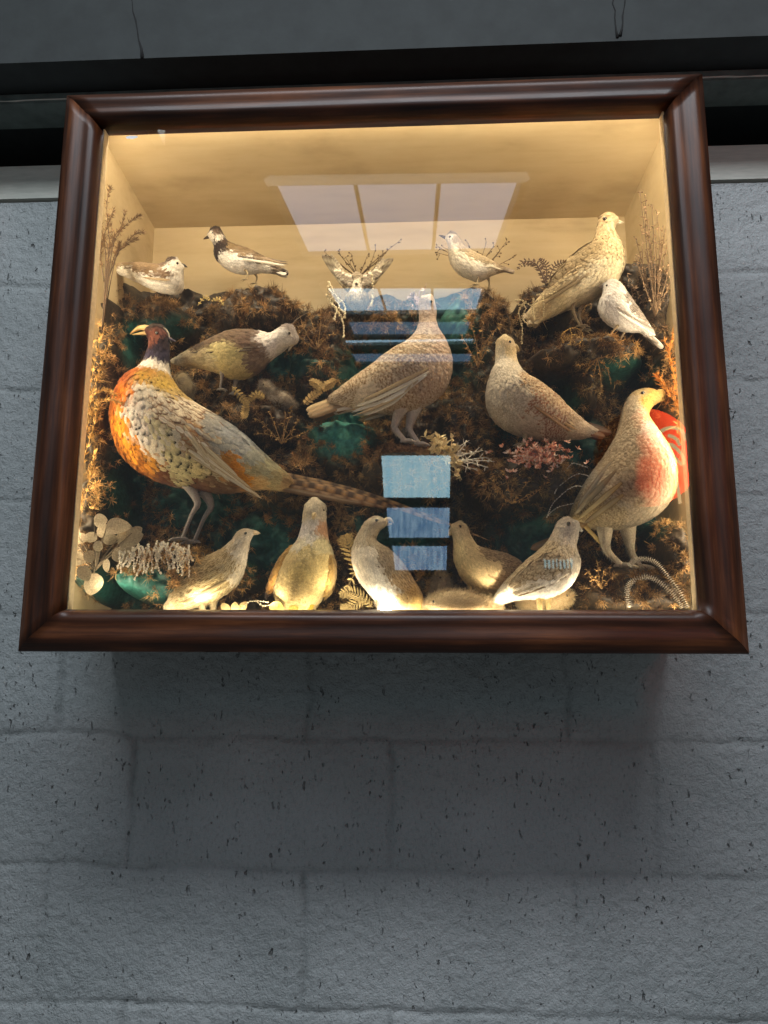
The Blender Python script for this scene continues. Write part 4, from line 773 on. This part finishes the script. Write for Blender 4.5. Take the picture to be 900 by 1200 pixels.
bird('spotlit_partridge', 'upright pale bird with glowing white belly lit by the lamp beneath it', 'partridge', .065,
 [(450,608,452,616,6),(442,605,446,621,10),(433,608,442,627,12),(426,615,441,632,13),(419,627,445,637,16),(414,641,456,644,22),(413,655,467,655,28),(416,667,476,667,31),(421,679,484,680,32),(429,690,490,690,30),(438,701,494,700,25),(448,709,494,709,19),(460,716,490,716,12)],
 [(440,608,'D4C8AC','streak','A0907A',.4),(450,614,'E4D8BC'),(430,615,'C8BCA0','streak','8E7E64',.5),(445,624,'E0D2B0'),(424,632,'D0C4AA','streak','9A8A70',.5),(438,634,'B8A888','streak','8A7860',.6),(418,650,'F0E8D8'),(422,668,'F4ECDC'),(432,650,'EDE4D2'),(450,648,'A8967A','streak','6A5840',.9),(462,662,'AC9878','streak','6A5840',.9),(440,680,'F6F0E2'),(455,690,'F4ECDC'),(474,676,'B89868','streak','6E5432',.9),(482,690,'C49C50','streak','7E5C28',.8),(466,680,'C8A878','streak','7E6238',.8),(490,700,'C8A450'),(470,702,'D0B070'),(450,708,'E8DCC0')],
 beak=(451,612,460,613,6.5,'DCCDA8',{'hook':.6}), eye=(441.5,610,1.6), L=8.5, Wd=5.2, count=2500, legs=[[(448,703),(447,712),(446,724)],[(468,703),(469,712),(470,724)]], legcol='E0D4B8', legr=4, ground=FL, footlen=10,
 quills=[(448,655,476,692,6,'B8A07A',{'edge':'6A5840'}),(454,652,484,690,6,'A89070',{'edge':'6A5840'}),(462,655,490,694,5,'C4A878',{'edge':'6A5840'})], tail=[(484,694,497,716,8,'C4A860',{'spread':4}),(478,700,490,720,8,'D0B470',{'spread':6})])
bird('buff_partridge', 'buff rounded bird with dark flecked back between two paler birds of the front row', 'partridge', .10,
 [(533,613,529,624,7),(539,611,531,631,10),(546,616,532,641,11),(551,627,532,652,14),(558,638,535,664,20),(568,643,541,676,25),(579,646,551,687,28),(590,649,564,695,28),(600,653,579,698,25),(608,658,595,691,18),(614,664,606,682,10)],
 [(536,614,'D4BC8E'),(531,624,'DCC79A'),(545,622,'CBB283'),(538,640,'DEC88E'),(550,640,'D0B680'),(540,660,'DCC48A'),(555,655,'D2B880'),(550,680,'D8BE84'),(570,690,'CCB07A'),(570,668,'CEB27C'),(565,647,'A88A5C','streak','5A4630',.8),(580,652,'A08258','streak','4A3826',.9),(594,658,'9A7C52','streak','4A3826',.9),(605,666,'9A7C52','streak','5A4630',.8),(590,680,'B89A68','streak','8A6A40',.6),(602,684,'A88A5C')],
 beak=(530,622,526,627,6,'C8B080',{'hook':.5}), eye=(539,617.5,1.5), pale=0.15, L=8, Wd=5.2, count=2100, legs=[[(551,684),(550,694),(551,712)],[(577,692),(577,702),(576,716)]], legcol='C8AC78', legr=1.8, ground=FL, footlen=10,
 quills=[(565,658,604,674,5,'A88A5C',{'edge':'4A3826'}),(568,666,608,680,5,'B89A68',{'edge':'5A4630'}),(572,674,606,686,5,'A88A5C',{'edge':'5A4630'})])
bird('white_breasted_quail', 'grey-headed mottled bird with white flank, bill toward the big hen', 'quail', .06,
 [(672,609,678,621,8),(664,606,677,630,11),(655,611,675,638,12),(650,620,676,646,13),(643,633,679,657,18),(633,644,677,670,24),(621,654,669,684,27),(610,664,655,695,27),(600,674,637,701,23),(591,683,616,702,15),(583,693,599,705,9),(577,703,584,710,4)],
 [(663,609,'C4B8A8'),(675,618,'C0B8AC'),(660,625,'C8BEB0'),(670,634,'CFC6B8'),(652,625,'BEB09A'),(662,645,'CDBFA4','scallop','8A765A',.6),(645,642,'C4B08C','scallop','7A6446',.8),(674,660,'E0D8C8'),(650,662,'C8B694','scallop','7E684A',.8),(630,655,'C4AE88','scallop','7A6446',.8),(618,668,'C8B48E','scallop','7A6446',.8),(605,680,'CDBB98','streak','7A6446',.7),(665,680,'E8E0D4'),(650,692,'F0ECE6'),(635,697,'F0EAE0'),(615,695,'EAE2D2'),(595,695,'E4DAC6'),(583,703,'E8E0CE')],
 beak=(674,617,682,622,6,'B8B4A8',{'hook':.2}), eye=(666,614,2.0), L=8, Wd=5, count=2500, legs=[[(632,696),(632,708),(632,722)],[(642,694),(643,708),(645,722)]], legcol='DCC890', legr=2.6, ground=FL, footlen=9,
 wingsh=([(655,645,662,655),(642,649,664,668),(625,660,648,683),(608,673,625,692),(596,686,606,697)],5),
 quills=[(650,668,600,690,5,'C4B08C',{'edge':'6A5840'}),(656,673,598,697,5,'D8CCB0',{'edge':'7A6446'}),(660,678,606,699,4.5,'A8926E',{'edge':'6A5840'})], tail=[(596,690,574,707,7,'E4DAC4',{'spread':2}),(598,694,580,709,7,'D4C8AC',{'spread':4})])
bird('downy_chick', 'round cream downy chick lying low beside the spotlit bird', 'chick', .065,
 [(500,707,501,716,8),(506,699,506,720,15),(518,694,518,723,20),(534,692,534,725,22),(550,694,550,725,21),(564,699,564,723,17),(576,704,575,720,11),(583,709,582,716,6)],
 [(505,708,'D8C49A'),(530,698,'D4BE94'),(555,705,'CFB98E'),(575,712,'C4AC80')], beak=(501,711,496,713,4,'A89068'), eye=(508,705,1.3), count=0, fz=(6,7000))
bird('downy_chick', 'dim downy chick with raised head behind the low cream chick', 'chick', .125,
 [(514,672,510,680,6),(522,672,508,687,9),(526,681,504,696,13),(530,692,500,706,17),(532,702,504,716,16),(528,712,512,722,10)],
 [(514,678,'A08C68'),(515,695,'8E7A58'),(525,705,'947E5A')], beak=(511,678,505,681,3,'7A6444'), eye=(516,677,1.1), count=0, fz=(6,4500))
bird('downy_chick', 'small golden-brown downy chick behind the legs of the white-flanked bird', 'chick', .095,
 [(668,696,666,706,7),(660,690,657,714,13),(648,689,646,718,16),(634,691,633,720,16),(622,692,622,719,13),(613,697,614,714,8)],
 [(665,700,'D4BC8C'),(645,700,'CDB484'),(620,705,'B89C6C')], beak=(669,700,674,703,3.5,'A08858'), eye=(664,698,1.2), count=0, fz=(6,5000))

# ============================================================ plants
def P3(px, py, y): return W(px, py, y)
def plantobj(mb, name, label, cat, group=None):
    o = mb.obj(name, M['plant']); return tag(o, label, cat, group)
def rc(a, amt=.15): return lin(a)*random.uniform(1-amt, 1+amt)
# dried round leaf spray, lower left
t = MB(); st_ = MB(); y = .045; s = S(y)
LP = [(93,632,16,0),(118,610,0,0),(135,616,20,15),(150,630,24,10),(90,655,16,-20),(105,652,12,60),(110,684,20,-90),(128,632,14,-15),(140,650,16,-30),(98,672,15,-60),(160,622,10,30),(115,640,10,80),(88,622,14,120),(150,642,12,5),(126,662,12,-70),(120,622,14,100),(108,630,12,150)]
root = P3(112, 668, .055)
for i, (a, b_, r, an) in enumerate(LP):
    c = P3(a, b_, y+random.uniform(-.008, .012)); r = (r or 15)
    dv = np.array([math.cos(math.radians(an)), random.uniform(-.35, .35), math.sin(math.radians(an))]); base = c-dv*r*s*.6
    t.leaf(base, dv, (random.uniform(-.8, .8), -1, random.uniform(-.5, .8)), r*1.35*s, r*1.15*s, rc('B8A88A'), curl=random.uniform(-.2, .5), n=8, col2=lin('8A7A5E'))
    st_.tube(cr([root, (root+base)/2+np.array([0, 0, 3*s]), base], 6), np.linspace(1.1, .6, 6)*s, lin('8A7B62'), 5)
sp = thing('dried_leaf_spray', tuple(root), 'spray of pale round dried leaves in the bottom corner by the pheasant', 'dried plant', 'dried plants in the case')
t.obj('foliage', M['plant'], sp); st_.obj('stem', M['plant'], sp)
def beaded(mb, pts, r, col, s, step=2.0, jit=.4):
    Q = cr(pts, max(4, int(np.linalg.norm(np.diff(pts, axis=0), axis=1).sum()/(step*s))))
    mb.tube(Q, r*.35*s, lin(col)*.7, 5)
    for i, q in enumerate(Q):
        for k_ in range(2):
            d = rng.normal(0, 1, 3); d /= np.linalg.norm(d); mb.ball(q+d*r*.5*s, (r*.65*s*random.uniform(.7, 1.2),)*3, rc(col), 4, 6)
# white strands hanging over the pheasant ledge
t = MB(); y = .05; s = S(y)
for i in range(46):
    a = random.uniform(140, 222); b0_ = 634+abs(a-190)*.12+random.uniform(0, 12); ln = random.uniform(10, 30)*(1.4 if random.random() < .2 else 1)
    p0 = P3(a, b0_, y+random.uniform(0, .02)); p1 = P3(a+random.uniform(-5, 5), b0_+ln*.3, y-.006); p2 = P3(a+random.uniform(-8, 8), b0_+ln, y-.004)
    beaded(t, np.array([p0, p1, p2]), 1.8, 'EFE6D2', s, 2.2)
plantobj(t, 'hanging_lichen', 'cream beaded lichen strands draped over the ledge under the pheasant foot', 'lichen', 'dried plants in the case')
# grasses
def grass(name, label, stems, y, col, col2, plume=True, r=.5):
    t = MB(); s = S(y)
    for st in stems:
        pts = np.array([P3(a, b_, y+random.uniform(-.004, .004)) for a, b_ in st]); Q = cr(pts, 14); t.tube(Q, np.linspace(r, r*.4, 14)*s, lin(col), 4)
        if plume:
            for i in range(4, 14):
                for k_ in range(14):
                    d = (Q[min(i, 13)]-Q[min(i, 13)-1]); d /= np.linalg.norm(d)+1e-9; e = rng.normal(0, .45, 3)+d; e /= np.linalg.norm(e)
                    t.leaf(Q[i], e, rng.normal(0, 1, 3), random.uniform(4, 9)*s, random.uniform(.7, 1.4)*s, rc(col2, .3), n=2, shape='lance')
    return plantobj(t, name, label, 'dried grass', 'dried plants in the case')
grass('grass_plume', 'dark feathery grass plumes rising at the top corner by the sitting plover', [[(119,392),(124,310),(122,280),(127,262),(133,246)],[(119,392),(134,308),(144,290),(156,276),(166,272)],[(122,330),(118,300),(121,280)],[(126,330),(136,300),(140,286)],[(119,392),(128,300),(127,270),(125,240),(129,222)],[(119,392),(130,300),(138,275),(150,262),(162,254)],[(119,392),(130,300),(133,280),(142,266),(146,250)],[(119,392),(127,300),(120,275),(116,258)],[(119,392),(126,305),(132,282),(128,255)],[(119,392),(132,305),(150,285),(158,281)]], .085, '4A3620', '664C2C', True, .9)
grass('grass_plume', 'golden grass plumes along the lit side edge beside the pheasant breast', [[(95,560),(100,500),(108,440),(118,395)],[(95,540),(104,480),(118,430),(128,402)],[(92,520),(110,478),(128,468),(140,472)],[(90,500),(103,470),(120,458),(134,462)],[(95,580),(98,540),(110,500),(116,470)],[(92,470),(100,430),(108,402)],[(96,600),(105,560),(112,530)]], .06, 'A07C3C', 'B08A48')
grass('grass_plume', 'reddish gold grass tuft against the side edge above the red reflection', [[(798,520),(795,470),(788,430),(780,400)],[(800,500),(790,460),(796,420)],[(796,480),(780,455),(770,440)],[(803,540),(800,500),(798,450)],[(792,450),(785,415),(790,390)]], .075, '9A6A2C', 'B8762C')
# small ferns
def fern(name, label, ribs, y, col, pin, pw, n=11, tilt=.5):
    t = MB(); s = S(y)
    for rb in ribs:
        pts = np.array([P3(a, b_, y+random.uniform(-.003, .003)) for a, b_ in rb]); Q = cr(pts, n+2); t.tube(Q, np.linspace(.8, .3, n+2)*s, lin(col)*.8, 4)
        for i in range(1, n+1):
            d = Q[i+1]-Q[i-1] if i < n+1 else Q[i]-Q[i-1]; d /= np.linalg.norm(d); sd = np.cross(d, (0, -1, 0)); L = pin*s*math.sin(math.pi*min(1, (i/(n+1))*.78+.16))
            for q in (-1, 1): t.leaf(Q[i], d*tilt+sd*q, (random.uniform(-.2, .2), -1, random.uniform(-.2, .3)), L*random.uniform(.85, 1.1), pw*s, rc(col), curl=.12, n=4, shape='lance')
    return plantobj(t, name, label, 'fern', 'dried plants in the case')
fern('bracken_leaf', 'small three-lobed golden bracken leaf pinned below the crested bird', [[(272,453),(284,466),(290,474)],[(310,467),(300,462),(290,472)],[(286,491),(287,482),(289,471)]], .085, 'B89A5C', 7, 3.2, 8)
fern('bracken_leaf', 'ragged golden bracken leaf below the tail of the centre grouse', [[(362,446),(372,450),(378,456)],[(394,445),(386,450),(378,457)],[(356,474),(366,464),(377,458)]], .125, 'C4A468', 8, 4, 7)
fern('bracken_leaf', 'tiny pale forked leaf on the moss under the standing plover', [[(232,358),(240,348),(246,352)],[(262,358),(256,350),(247,353)]], .14, 'B8A060', 4, 2, 6)
fern('fern_frond', 'stiff palm-like dried frond low between the yellow bird and the spotlit bird', [[(437,712),(424,700),(410,694),(398,697)],[(436,690),(424,672),(418,668),(402,700)],[(430,700),(410,712),(402,716)]], .075, 'A08C5E', 12, 2.2, 13, .8)
fern('fern_frond', 'pale fern frond standing behind the shoulder of the spotlit bird', [[(420,668),(412,650),(407,636),(404,628)]], .095, 'A88E58', 17, 3.4, 9, .9)
fern('fern_frond', 'dark arching fern fronds on the crest left of the tall buff plover', [[(640,335),(630,312),(615,306),(606,316)],[(640,335),(634,318),(626,308),(612,312)],[(642,330),(650,312),(664,306)],[(640,330),(640,312),(632,303)]], .17, '4A3420', 7, 2.2, 10)
# twiggy sprays
def spray(name, label, cat, root, tips, y, col, r=.7, leaves=0, leafcol=None, ll=4, lw=2, yj=.01, beads=False):
    t = MB(); s = S(y); R = P3(root[0], root[1], y)
    for (a, b_) in tips:
        e = P3(a, b_, y+random.uniform(-yj, yj)); mid = (R+e)/2+rng.normal(0, 1, 3)*np.array([2, 2, 3])*s; Q = cr([R, mid, e], 10); t.tube(Q, np.linspace(r, r*.35, 10)*s, rc(col), 5)
        for k_ in range(3):
            i = random.randint(4, 9); d = rng.normal(0, 1, 3)*.7+(e-R)/np.linalg.norm(e-R); d /= np.linalg.norm(d); q = Q[i]+d*random.uniform(4, 8)*s; t.tube([Q[i], q], [r*.5*s, r*.25*s], rc(col), 4)
            if beads: t.ball(q, (1.1*s,)*3, rc(leafcol or col), 4, 6)
        for k_ in range(leaves):
            i = random.randint(2, 9); d = rng.normal(0, 1, 3); d /= np.linalg.norm(d); t.leaf(Q[i], d, rng.normal(0, 1, 3), ll*s*random.uniform(.6, 1.2), lw*s, rc(leafcol or col, .25), n=3, shape='lance')
    return plantobj(t, name, label, cat, 'dried plants in the case')
spray('dried_flower_sprig', 'cream papery flower sprig at the foot of the centre grouse', 'dried flower', (528,534), [(498,512),(506,520),(512,512),(520,516),(516,526),(530,514),(535,522),(522,540),(534,556),(538,545),(540,560),(508,526)], .06, 'D8C090', .9, 16, 'EAD6A4', 9, 4.6)
spray('twiggy_lichen', 'white branching lichen twigs beside the cream flower sprig', 'lichen', (530,538), [(550,516),(562,524),(568,536),(572,548),(560,550),(548,544),(556,532),(566,528),(545,520),(540,528),(574,540)], .065, 'E2DACA', 1.1, 3, 'E6DECF', 6, 2)
t = MB(); y = .07; s = S(y)
for i in range(170):
    c = P3(630+random.gauss(0, 17), 532+random.gauss(0, 8)+abs(random.gauss(0, 5)), y+random.uniform(-.012, .012))
    for k_ in range(5): d = rng.normal(0, 1, 3); d[2] = abs(d[2]); t.leaf(c, d, rng.normal(0, 1, 3), random.uniform(4.5, 7)*s, 2.8*s, rc(random.choice(['F0C0A8', 'F6D2C0', 'E4A488', 'FAE2D4', 'C88068'])), n=3, shape='lance')
plantobj(t, 'sedum_clump', 'pink dried sedum clump at the feet of the partridge', 'dried flower', 'dried plants in the case')
# hanging seed chains
def chains(name, label, L_, y, col, r=1.7):
    t = MB(); s = S(y)
    for st in L_: beaded(t, np.array([P3(a, b_, y+random.uniform(-.006, .006)) for a, b_ in st]), r, col, s, 2.6)
    return plantobj(t, name, label, 'seed spray', 'dried plants in the case')
chains('seed_chain', 'pale seed strings hanging beside the raised-wing bird', [[(385,330),(390,342),(388,356),(396,365),(402,378),(403,394)],[(384,336),(394,348),(404,358),(404,372)],[(386,340),(386,352),(394,362),(392,374)],[(382,345),(388,352),(398,354)],[(396,350),(398,362),(405,366)],[(436,322),(437,340),(435,358)]], .15, 'E2D4B0', 1.9)
chains('seed_chain', 'pale seed strings over the tail of the tall buff plover', [[(604,352),(612,352),(622,358),(630,352)],[(614,355),(608,366),(612,384),(611,402)],[(625,350),(624,362),(626,374)],[(636,346),(637,358),(636,370)],[(606,356),(616,360),(612,372),(618,380)],[(630,346),(645,344),(655,340)]], .105, 'C8B78E', 1.6)
# heather sprays
tw = lambda cx, cy, n, dx, dy: [(cx+random.uniform(-dx, dx), cy+random.uniform(-dy, dy)) for _ in range(n)]
spray('heather_sprig', 'dark twiggy heather behind the raised-wing bird', 'heather', (420,325), [(380,295),(388,300),(396,296),(405,302),(432,296),(440,292),(450,298),(458,290),(466,284),(444,305),(456,306),(412,298)], .205, '5A4630', .7, 5, '6A5438', 4, 1.6, beads=True)
spray('heather_sprig', 'dark twiggy heather around the small brown and white bird', 'heather', (560,318), [(512,296),(520,290),(548,284),(570,284),(580,288),(594,282),(586,294),(512,288),(604,300),(540,296)], .205, '5A4630', .7, 5, '6A5438', 4, 1.6, beads=True)
for lb, args in (('tall brown heather stems rising at the side behind the white bunting', [(755,242),(760,258),(768,270),(777,264),(783,280),(787,300),(745,280),(752,265),(775,290),(744,300),(790,320),(762,285),(748,300),(770,250),(756,232),(750,226),(764,240),(780,268),(788,290),(758,300)]),):
    spray('heather_bush', lb, 'heather', (768,370), args, .095, '6A543C', 1.0, 22, '8A7054', 5, 1.8, .02, True)
spray('heather_bush', 'lower bushy heather sprig beside the white bunting', 'heather', (765,385), [(735,320),(742,335),(738,350),(780,340),(787,355),(775,325),(760,318),(785,375),(748,312),(770,345)], .13, '6A543C', .9, 20, '8C7258', 5, 1.8, .02, True)
for lb, rt, pts, yy in (('thin brown sprigs in the moss between the crested bird and the grouse', (372,410), [(352,372),(362,366),(376,362),(388,372),(344,388),(396,390),(366,380)], .15), ('thin brown sprigs in the moss between the grouse and the yellow-faced partridge', (560,430), [(540,392),(552,380),(566,376),(578,392),(546,408),(572,404),(586,380)], .15), ('thin brown sprigs on the moss bank below the pink sedum', (600,590), [(575,560),(590,552),(606,556),(622,560),(580,575),(632,572),(640,566)], .08), ('thin brown sprigs on the moss right of the pheasant back', (330,520), [(300,490),(316,482),(334,484),(350,492),(300,508),(360,506),(342,478)], .10), ('thin brown sprigs on the corner moss by the big hen feet', (705,690), [(688,668),(700,660),(714,664),(694,680),(722,672)], .055), ('thin brown sprigs hanging in the moss under the white bunting', (700,420), [(684,440),(692,456),(704,460),(716,448),(676,428),(728,430)], .10)):
    spray('dried_sprig', lb, 'dried sprig', rt, pts, yy, '8A6A3E', .7, 16, 'A8844C', 5, 1.6, .012)
# pale ribbed stalks lower right
for lb, L_ in (('ribbed pale seed stalk arching over the ledge by the big hen', [(737,664),(745,656),(765,657),(780,672),(795,692),(806,712)]), ('ribbed pale seed stalk curling down in front of the corner moss', [(738,712),(735,695),(740,682),(758,676),(775,684),(790,698),(800,712)]), ('short ribbed seed stalk upright against the corner edge', [(810,650),(812,675),(811,700),(812,714)])):
    t = MB(); y = .045; s = S(y); Q = cr([P3(a, b_, y) for a, b_ in L_], 46); t.tube(Q, 1.2*s, lin('8A7A60'), 6)
    for i in range(len(Q)-1):
        d = Q[i+1]-Q[i]; d /= np.linalg.norm(d)
        for q in range(5):
            an = q*2*math.pi/5+i*.6; e = np.cross(d, (0, 1, .1)); e /= np.linalg.norm(e); f_ = np.cross(d, e); dr = e*math.cos(an)+f_*math.sin(an)+d*.5; t.leaf(Q[i], dr, d, 4.4*s*(1 if 'short' not in lb else .6), 2.8*s, rc('E4DDD0', .15), n=2, shape='lance')
    plantobj(t, 'seed_stalk', lb, 'seed stalk', 'dried plants in the case')
chains('twig_spray', 'thin white curling twigs reaching toward the big hen tail', [[(688,548),(672,543),(662,552),(655,562)],[(690,558),(675,556),(655,570),(650,578)],[(682,570),(668,572),(648,590),(642,604)],[(672,590),(655,594),(646,600),(641,606)]], .09, 'DCD6C8', 1.0)
# small leaves on the front edge
t = MB(); y = .05; s = S(y)
for (a, b_, an, c) in ((276, 718, 95, 'D8BE84'), (282, 716, 60, 'C8AE78'), (268, 717, 130, 'D4B880'), (318, 716, 60, 'B8A860'), (328, 718, 100, 'A8A050'), (338, 716, 20, 'A09848')):
    t.leaf(P3(a, b_, y), (math.cos(math.radians(an)), -.2, math.sin(math.radians(an))), (0, -1, .3), 13*s, 10*s, rc(c), n=6)
plantobj(t, 'fallen_leaves', 'few small yellow leaves lying on the floor before the yellow bird', 'dried leaf', 'dried plants in the case')
chains('lichen_twig', 'small cream lichen twig arching between the quail and yellow bird', [[(283,714),(290,706),(302,704),(314,706)],[(300,704),(308,710),(318,708)]], .05, 'D8CCAC', 1.2)
chains('lichen_twig', 'lacy yellow lichen rosette at the feet of the tall buff plover', [[(660,402),(658,394),(664,387),(674,384),(682,390),(682,398),(676,404),(666,404)],[(662,396),(672,392),(680,396)],[(668,386),(670,394),(668,402)],[(660,400),(668,397),(674,402)]], .085, 'B8924C', 1.1)
spray('comb_tuft', 'pale papery tuft just behind the head of the centre grouse', 'dried flower', (490,362), [(478,350),(484,345),(480,358),(488,344),(492,340),(498,338)], .15, 'B8A0A0', .9, 7, 'D0BCB8', 7, 3.5)

# ============================================================ the room behind the viewer, mirrored in the glass
def plane_pts(px, py, P0, nrm):
    h = W(px, py, .016); d = h-CAM; d = np.array([d[0], -d[1], d[2]]); t = np.dot(P0-h, nrm)/np.dot(d, nrm); return h+d*t
Z0 = RP(465, 212, -2.0); sl = math.tan(math.radians(13.4)); RN = np.array([0, sl, 1.0]); RN /= np.linalg.norm(RN)
def skylight(label, rows, mcol, parent_bars=True, name='skylight'):
    c = plane_pts(465, rows[0][0][0][1], Z0, RN); th = thing(name, tuple(c), label, 'skylight', 'roof skylights reflected in the glass')
    for (quad, mt, n) in rows:
        A, B_, C_, D_ = [plane_pts(a, b_, Z0, RN) for a, b_ in quad]
        for i in range(n):
            g0_, g1_ = (i+.012)/n, (i+.988)/n
            v = [A+(B_-A)*g0_, A+(B_-A)*g1_, D_+(C_-D_)*g1_, D_+(C_-D_)*g0_]; q = MB(); q.add(v, [(0, 1, 2, 3)]); q.obj('pane', mt, th, False)
        fr = MB()
        for (p, q_) in ((A, B_), (B_, C_), (C_, D_), (D_, A)): fr.tube([p, q_], .03, (.3, .3, .3), 4)
        for i in range(1, n): fr.tube([A+(B_-A)*i/n, D_+(C_-D_)*i/n], .012, (.3, .3, .3), 4)
        fr.obj('glazing_frame', M['strip'], th, False)
    return th
SKY = 1.0
m_hi = mat_emit('skylight_pane', (.52, .70, 1.0), 3.0*SKY, (.70, .80, 1.0), 1.5); m_lo = mat_emit('far_skylight_pane', (.55, .82, 1.0), 5.2*SKY, (.40, .68, .9), 3); m_dim = mat_emit('dull_skylight_pane', (.35, .6, .9), 1.9)
skylight('three-pane roof skylight sloping away behind the viewer', [([(316,212),(614,208),(583,292),(357,296)], m_hi, 3)], None)
skylight('bluish lower roof skylight beyond the three-pane one', [([(378,334),(570,334),(561,363),(398,365)], m_lo, 3), ([(404,374),(556,374),(548,392),(412,392)], m_dim, 1)], None)
skylight('narrow bluish strip skylight near the ridge of the roof', [([(400,396),(560,394),(556,400),(403,402)], m_lo, 1), ([(408,412),(556,412),(552,424),(416,424)], m_dim, 1)], None)
# overhead skylight close to the wall: the light that throws the shadow under the case
ov = MB(); th = thing('skylight', (0, -1.1, 2.25), 'broad overhead skylight nearest the wall, casting the soft shadow', 'skylight', 'roof skylights reflected in the glass')
ov.add([(-1.0, -1.05, 2.10), (1.15, -1.05, 2.10), (1.15, -1.70, 2.16), (-1.0, -1.70, 2.16)], [(0, 1, 2, 3)]); ov.obj('pane', mat_emit('overhead_pane', (.86, .93, 1.0), 18.5*SKY), th, False)
fr = MB(); fr.box((-1.05, -1.72, 2.08), (-1.005, -1.02, 2.2)); fr.box((1.155, -1.72, 2.08), (1.20, -1.02, 2.2)); fr.obj('glazing_frame', M['strip'], th, False)
# tall window of three panes at the far end of the room
yw = -6.5; win = thing('window', tuple(RP(488, 680, yw)), 'tall blue-lit window of three stacked panes at the far end of the room', 'window')
m_w = mat_emit('window_pane', (.62, .92, 1.0), 6.2, (.42, .78, .95), 5, (4, 1, .3)); m_w2 = mat_emit('lower_window_pane', (.50, .75, .98), 4.6, (.18, .36, .62), 6, (5, 1, .8))
for (x0, y0_, x1, y1_, mt) in ((447,534,528,583,m_w),(453,595,527,630,m_w2),(460,640,524,668,m_w2)):
    v = [RP(x0, y0_, yw), RP(x1, y0_, yw), RP(x1-1, y1_, yw), RP(x0+3, y1_, yw)]; q = MB(); q.add(v, [(0, 1, 2, 3)]); q.obj('pane', mt, win, False)
q = MB()
for yy in (531, 589, 635, 672): a, b_ = RP(446, yy, yw-.01), RP(530, yy, yw-.01); q.box((min(a[0], b_[0]), yw-.06, a[2]-.03), (max(a[0], b_[0]), yw-.01, a[2]+.03))
q.obj('window_frame', M['steel'], win, False)
# glowing slats, no real window: stand in for illegible lettering mirrored over the quail
wn = thing('window', tuple(RP(656, 664, -3.0)), 'added glowing slats in place of pale blue lettering mirrored in the glass', 'window')
mat_w3 = mat_emit('lettering_slat', (.3, .75, .9), 4.0)
for i in range(8):
    x0 = 638+i*4.4; v = [RP(x0+random.uniform(-1, 1), 655+random.uniform(-1, 2), -3), RP(x0+2.2, 655+random.uniform(-1, 2), -3), RP(x0+2.6+random.uniform(-1, 1), 667+random.uniform(-2, 1), -3), RP(x0+.6, 667, -3)]
    q = MB(); q.add(v, [(0, 1, 2, 3)]); q.obj('pane', mat_w3, wn, False)
# red lit round sign
yr = -1.7; cR = RP(757, 535, yr); sR = np.linalg.norm(RP(767, 535, yr)-RP(757, 535, yr))/10
sign = thing('round_sign', tuple(cR), 'glowing red round sign with cream scrolls mirrored over the big hen', 'lit sign')
def disc(px, py, r, dy, ry=None, n=40):
    c = RP(px, py, yr); ry = ry or r; v = [c+np.array([r*sR*math.cos(a), dy, ry*sR*math.sin(a)]) for a in np.linspace(0, 2*math.pi, n, endpoint=False)]; return v
q = MB(); v = disc(757, 535, 60, 0); v2 = [p-np.array([0, .02, 0]) for p in v]; q.add(v+v2, [tuple(range(40)), tuple(range(79, 39, -1))]+[(i, (i+1) % 40, 40+(i+1) % 40, 40+i) for i in range(40)])
def mat_red():
    mt = bpy.data.materials.new('red_glow'); mt.use_nodes = True; nt = mt.node_tree; nt.nodes.clear()
    o = nt.nodes.new('ShaderNodeOutputMaterial'); e = nd(nt, 'ShaderNodeEmission', Strength=20)
    v = coords(nt); sx = nt.nodes.new('ShaderNodeSeparateXYZ'); nt.links.new(v, sx.inputs[0])
    ad = nd(nt, 'ShaderNodeMath', _operation='MULTIPLY_ADD'); ad.inputs[1].default_value = .9/(sR*60); ad.inputs[2].default_value = -.05; nt.links.new(sx.outputs[0], ad.inputs[0])
    ns = noise(nt, v, 14, 3); a2 = nd(nt, 'ShaderNodeMath', _operation='MULTIPLY_ADD'); nt.links.new(ns, a2.inputs[0]); a2.inputs[1].default_value = .5; nt.links.new(ad.outputs[0], a2.inputs[2])
    rp = ramp(nt, a2.outputs[0], [(.02, (.01, .002, .001)), (.35, (.35, .03, .008)), (.9, (.85, .05, .02))]); nt.links.new(rp.outputs[0], e.inputs[0]); nt.links.new(e.outputs[0], o.inputs[0]); return mt
q.obj('face', mat_red(), sign, False)
t = MB()
for L_ in ([(770,512),(775,505),(788,501),(800,506),(803,516)],[(786,520),(793,526),(800,534),(800,544),(794,540),(788,532),(784,524),(786,520)],[(790,548),(792,560),(795,575),(797,590)],[(783,510),(792,514),(797,522)]):
    t.tube(cr([RP(a, b_, yr+.012) for a, b_ in L_], 16), 2.2*sR, (.6, .5, .3), 6)
t.obj('scroll', mat_emit('cream_tube', (.9, .66, .32), 7), sign)

# ------------------------------------------------------------------ world & view
wd = bpy.data.worlds.new('World'); SC.world = wd; wd.use_nodes = True; bg = wd.node_tree.nodes['Background']; bg.inputs[0].default_value = (.74, .82, .86, 1); bg.inputs[1].default_value = .165
SC.view_settings.view_transform = 'Standard'; SC.view_settings.look = 'None'; SC.view_settings.exposure = 0; SC.view_settings.gamma = 1
SC.render.engine = 'CYCLES'; SC.cycles.use_denoising = True; SC.cycles.max_bounces = 10; SC.cycles.transparent_max_bounces = 16; SC.cycles.sample_clamp_indirect = 6
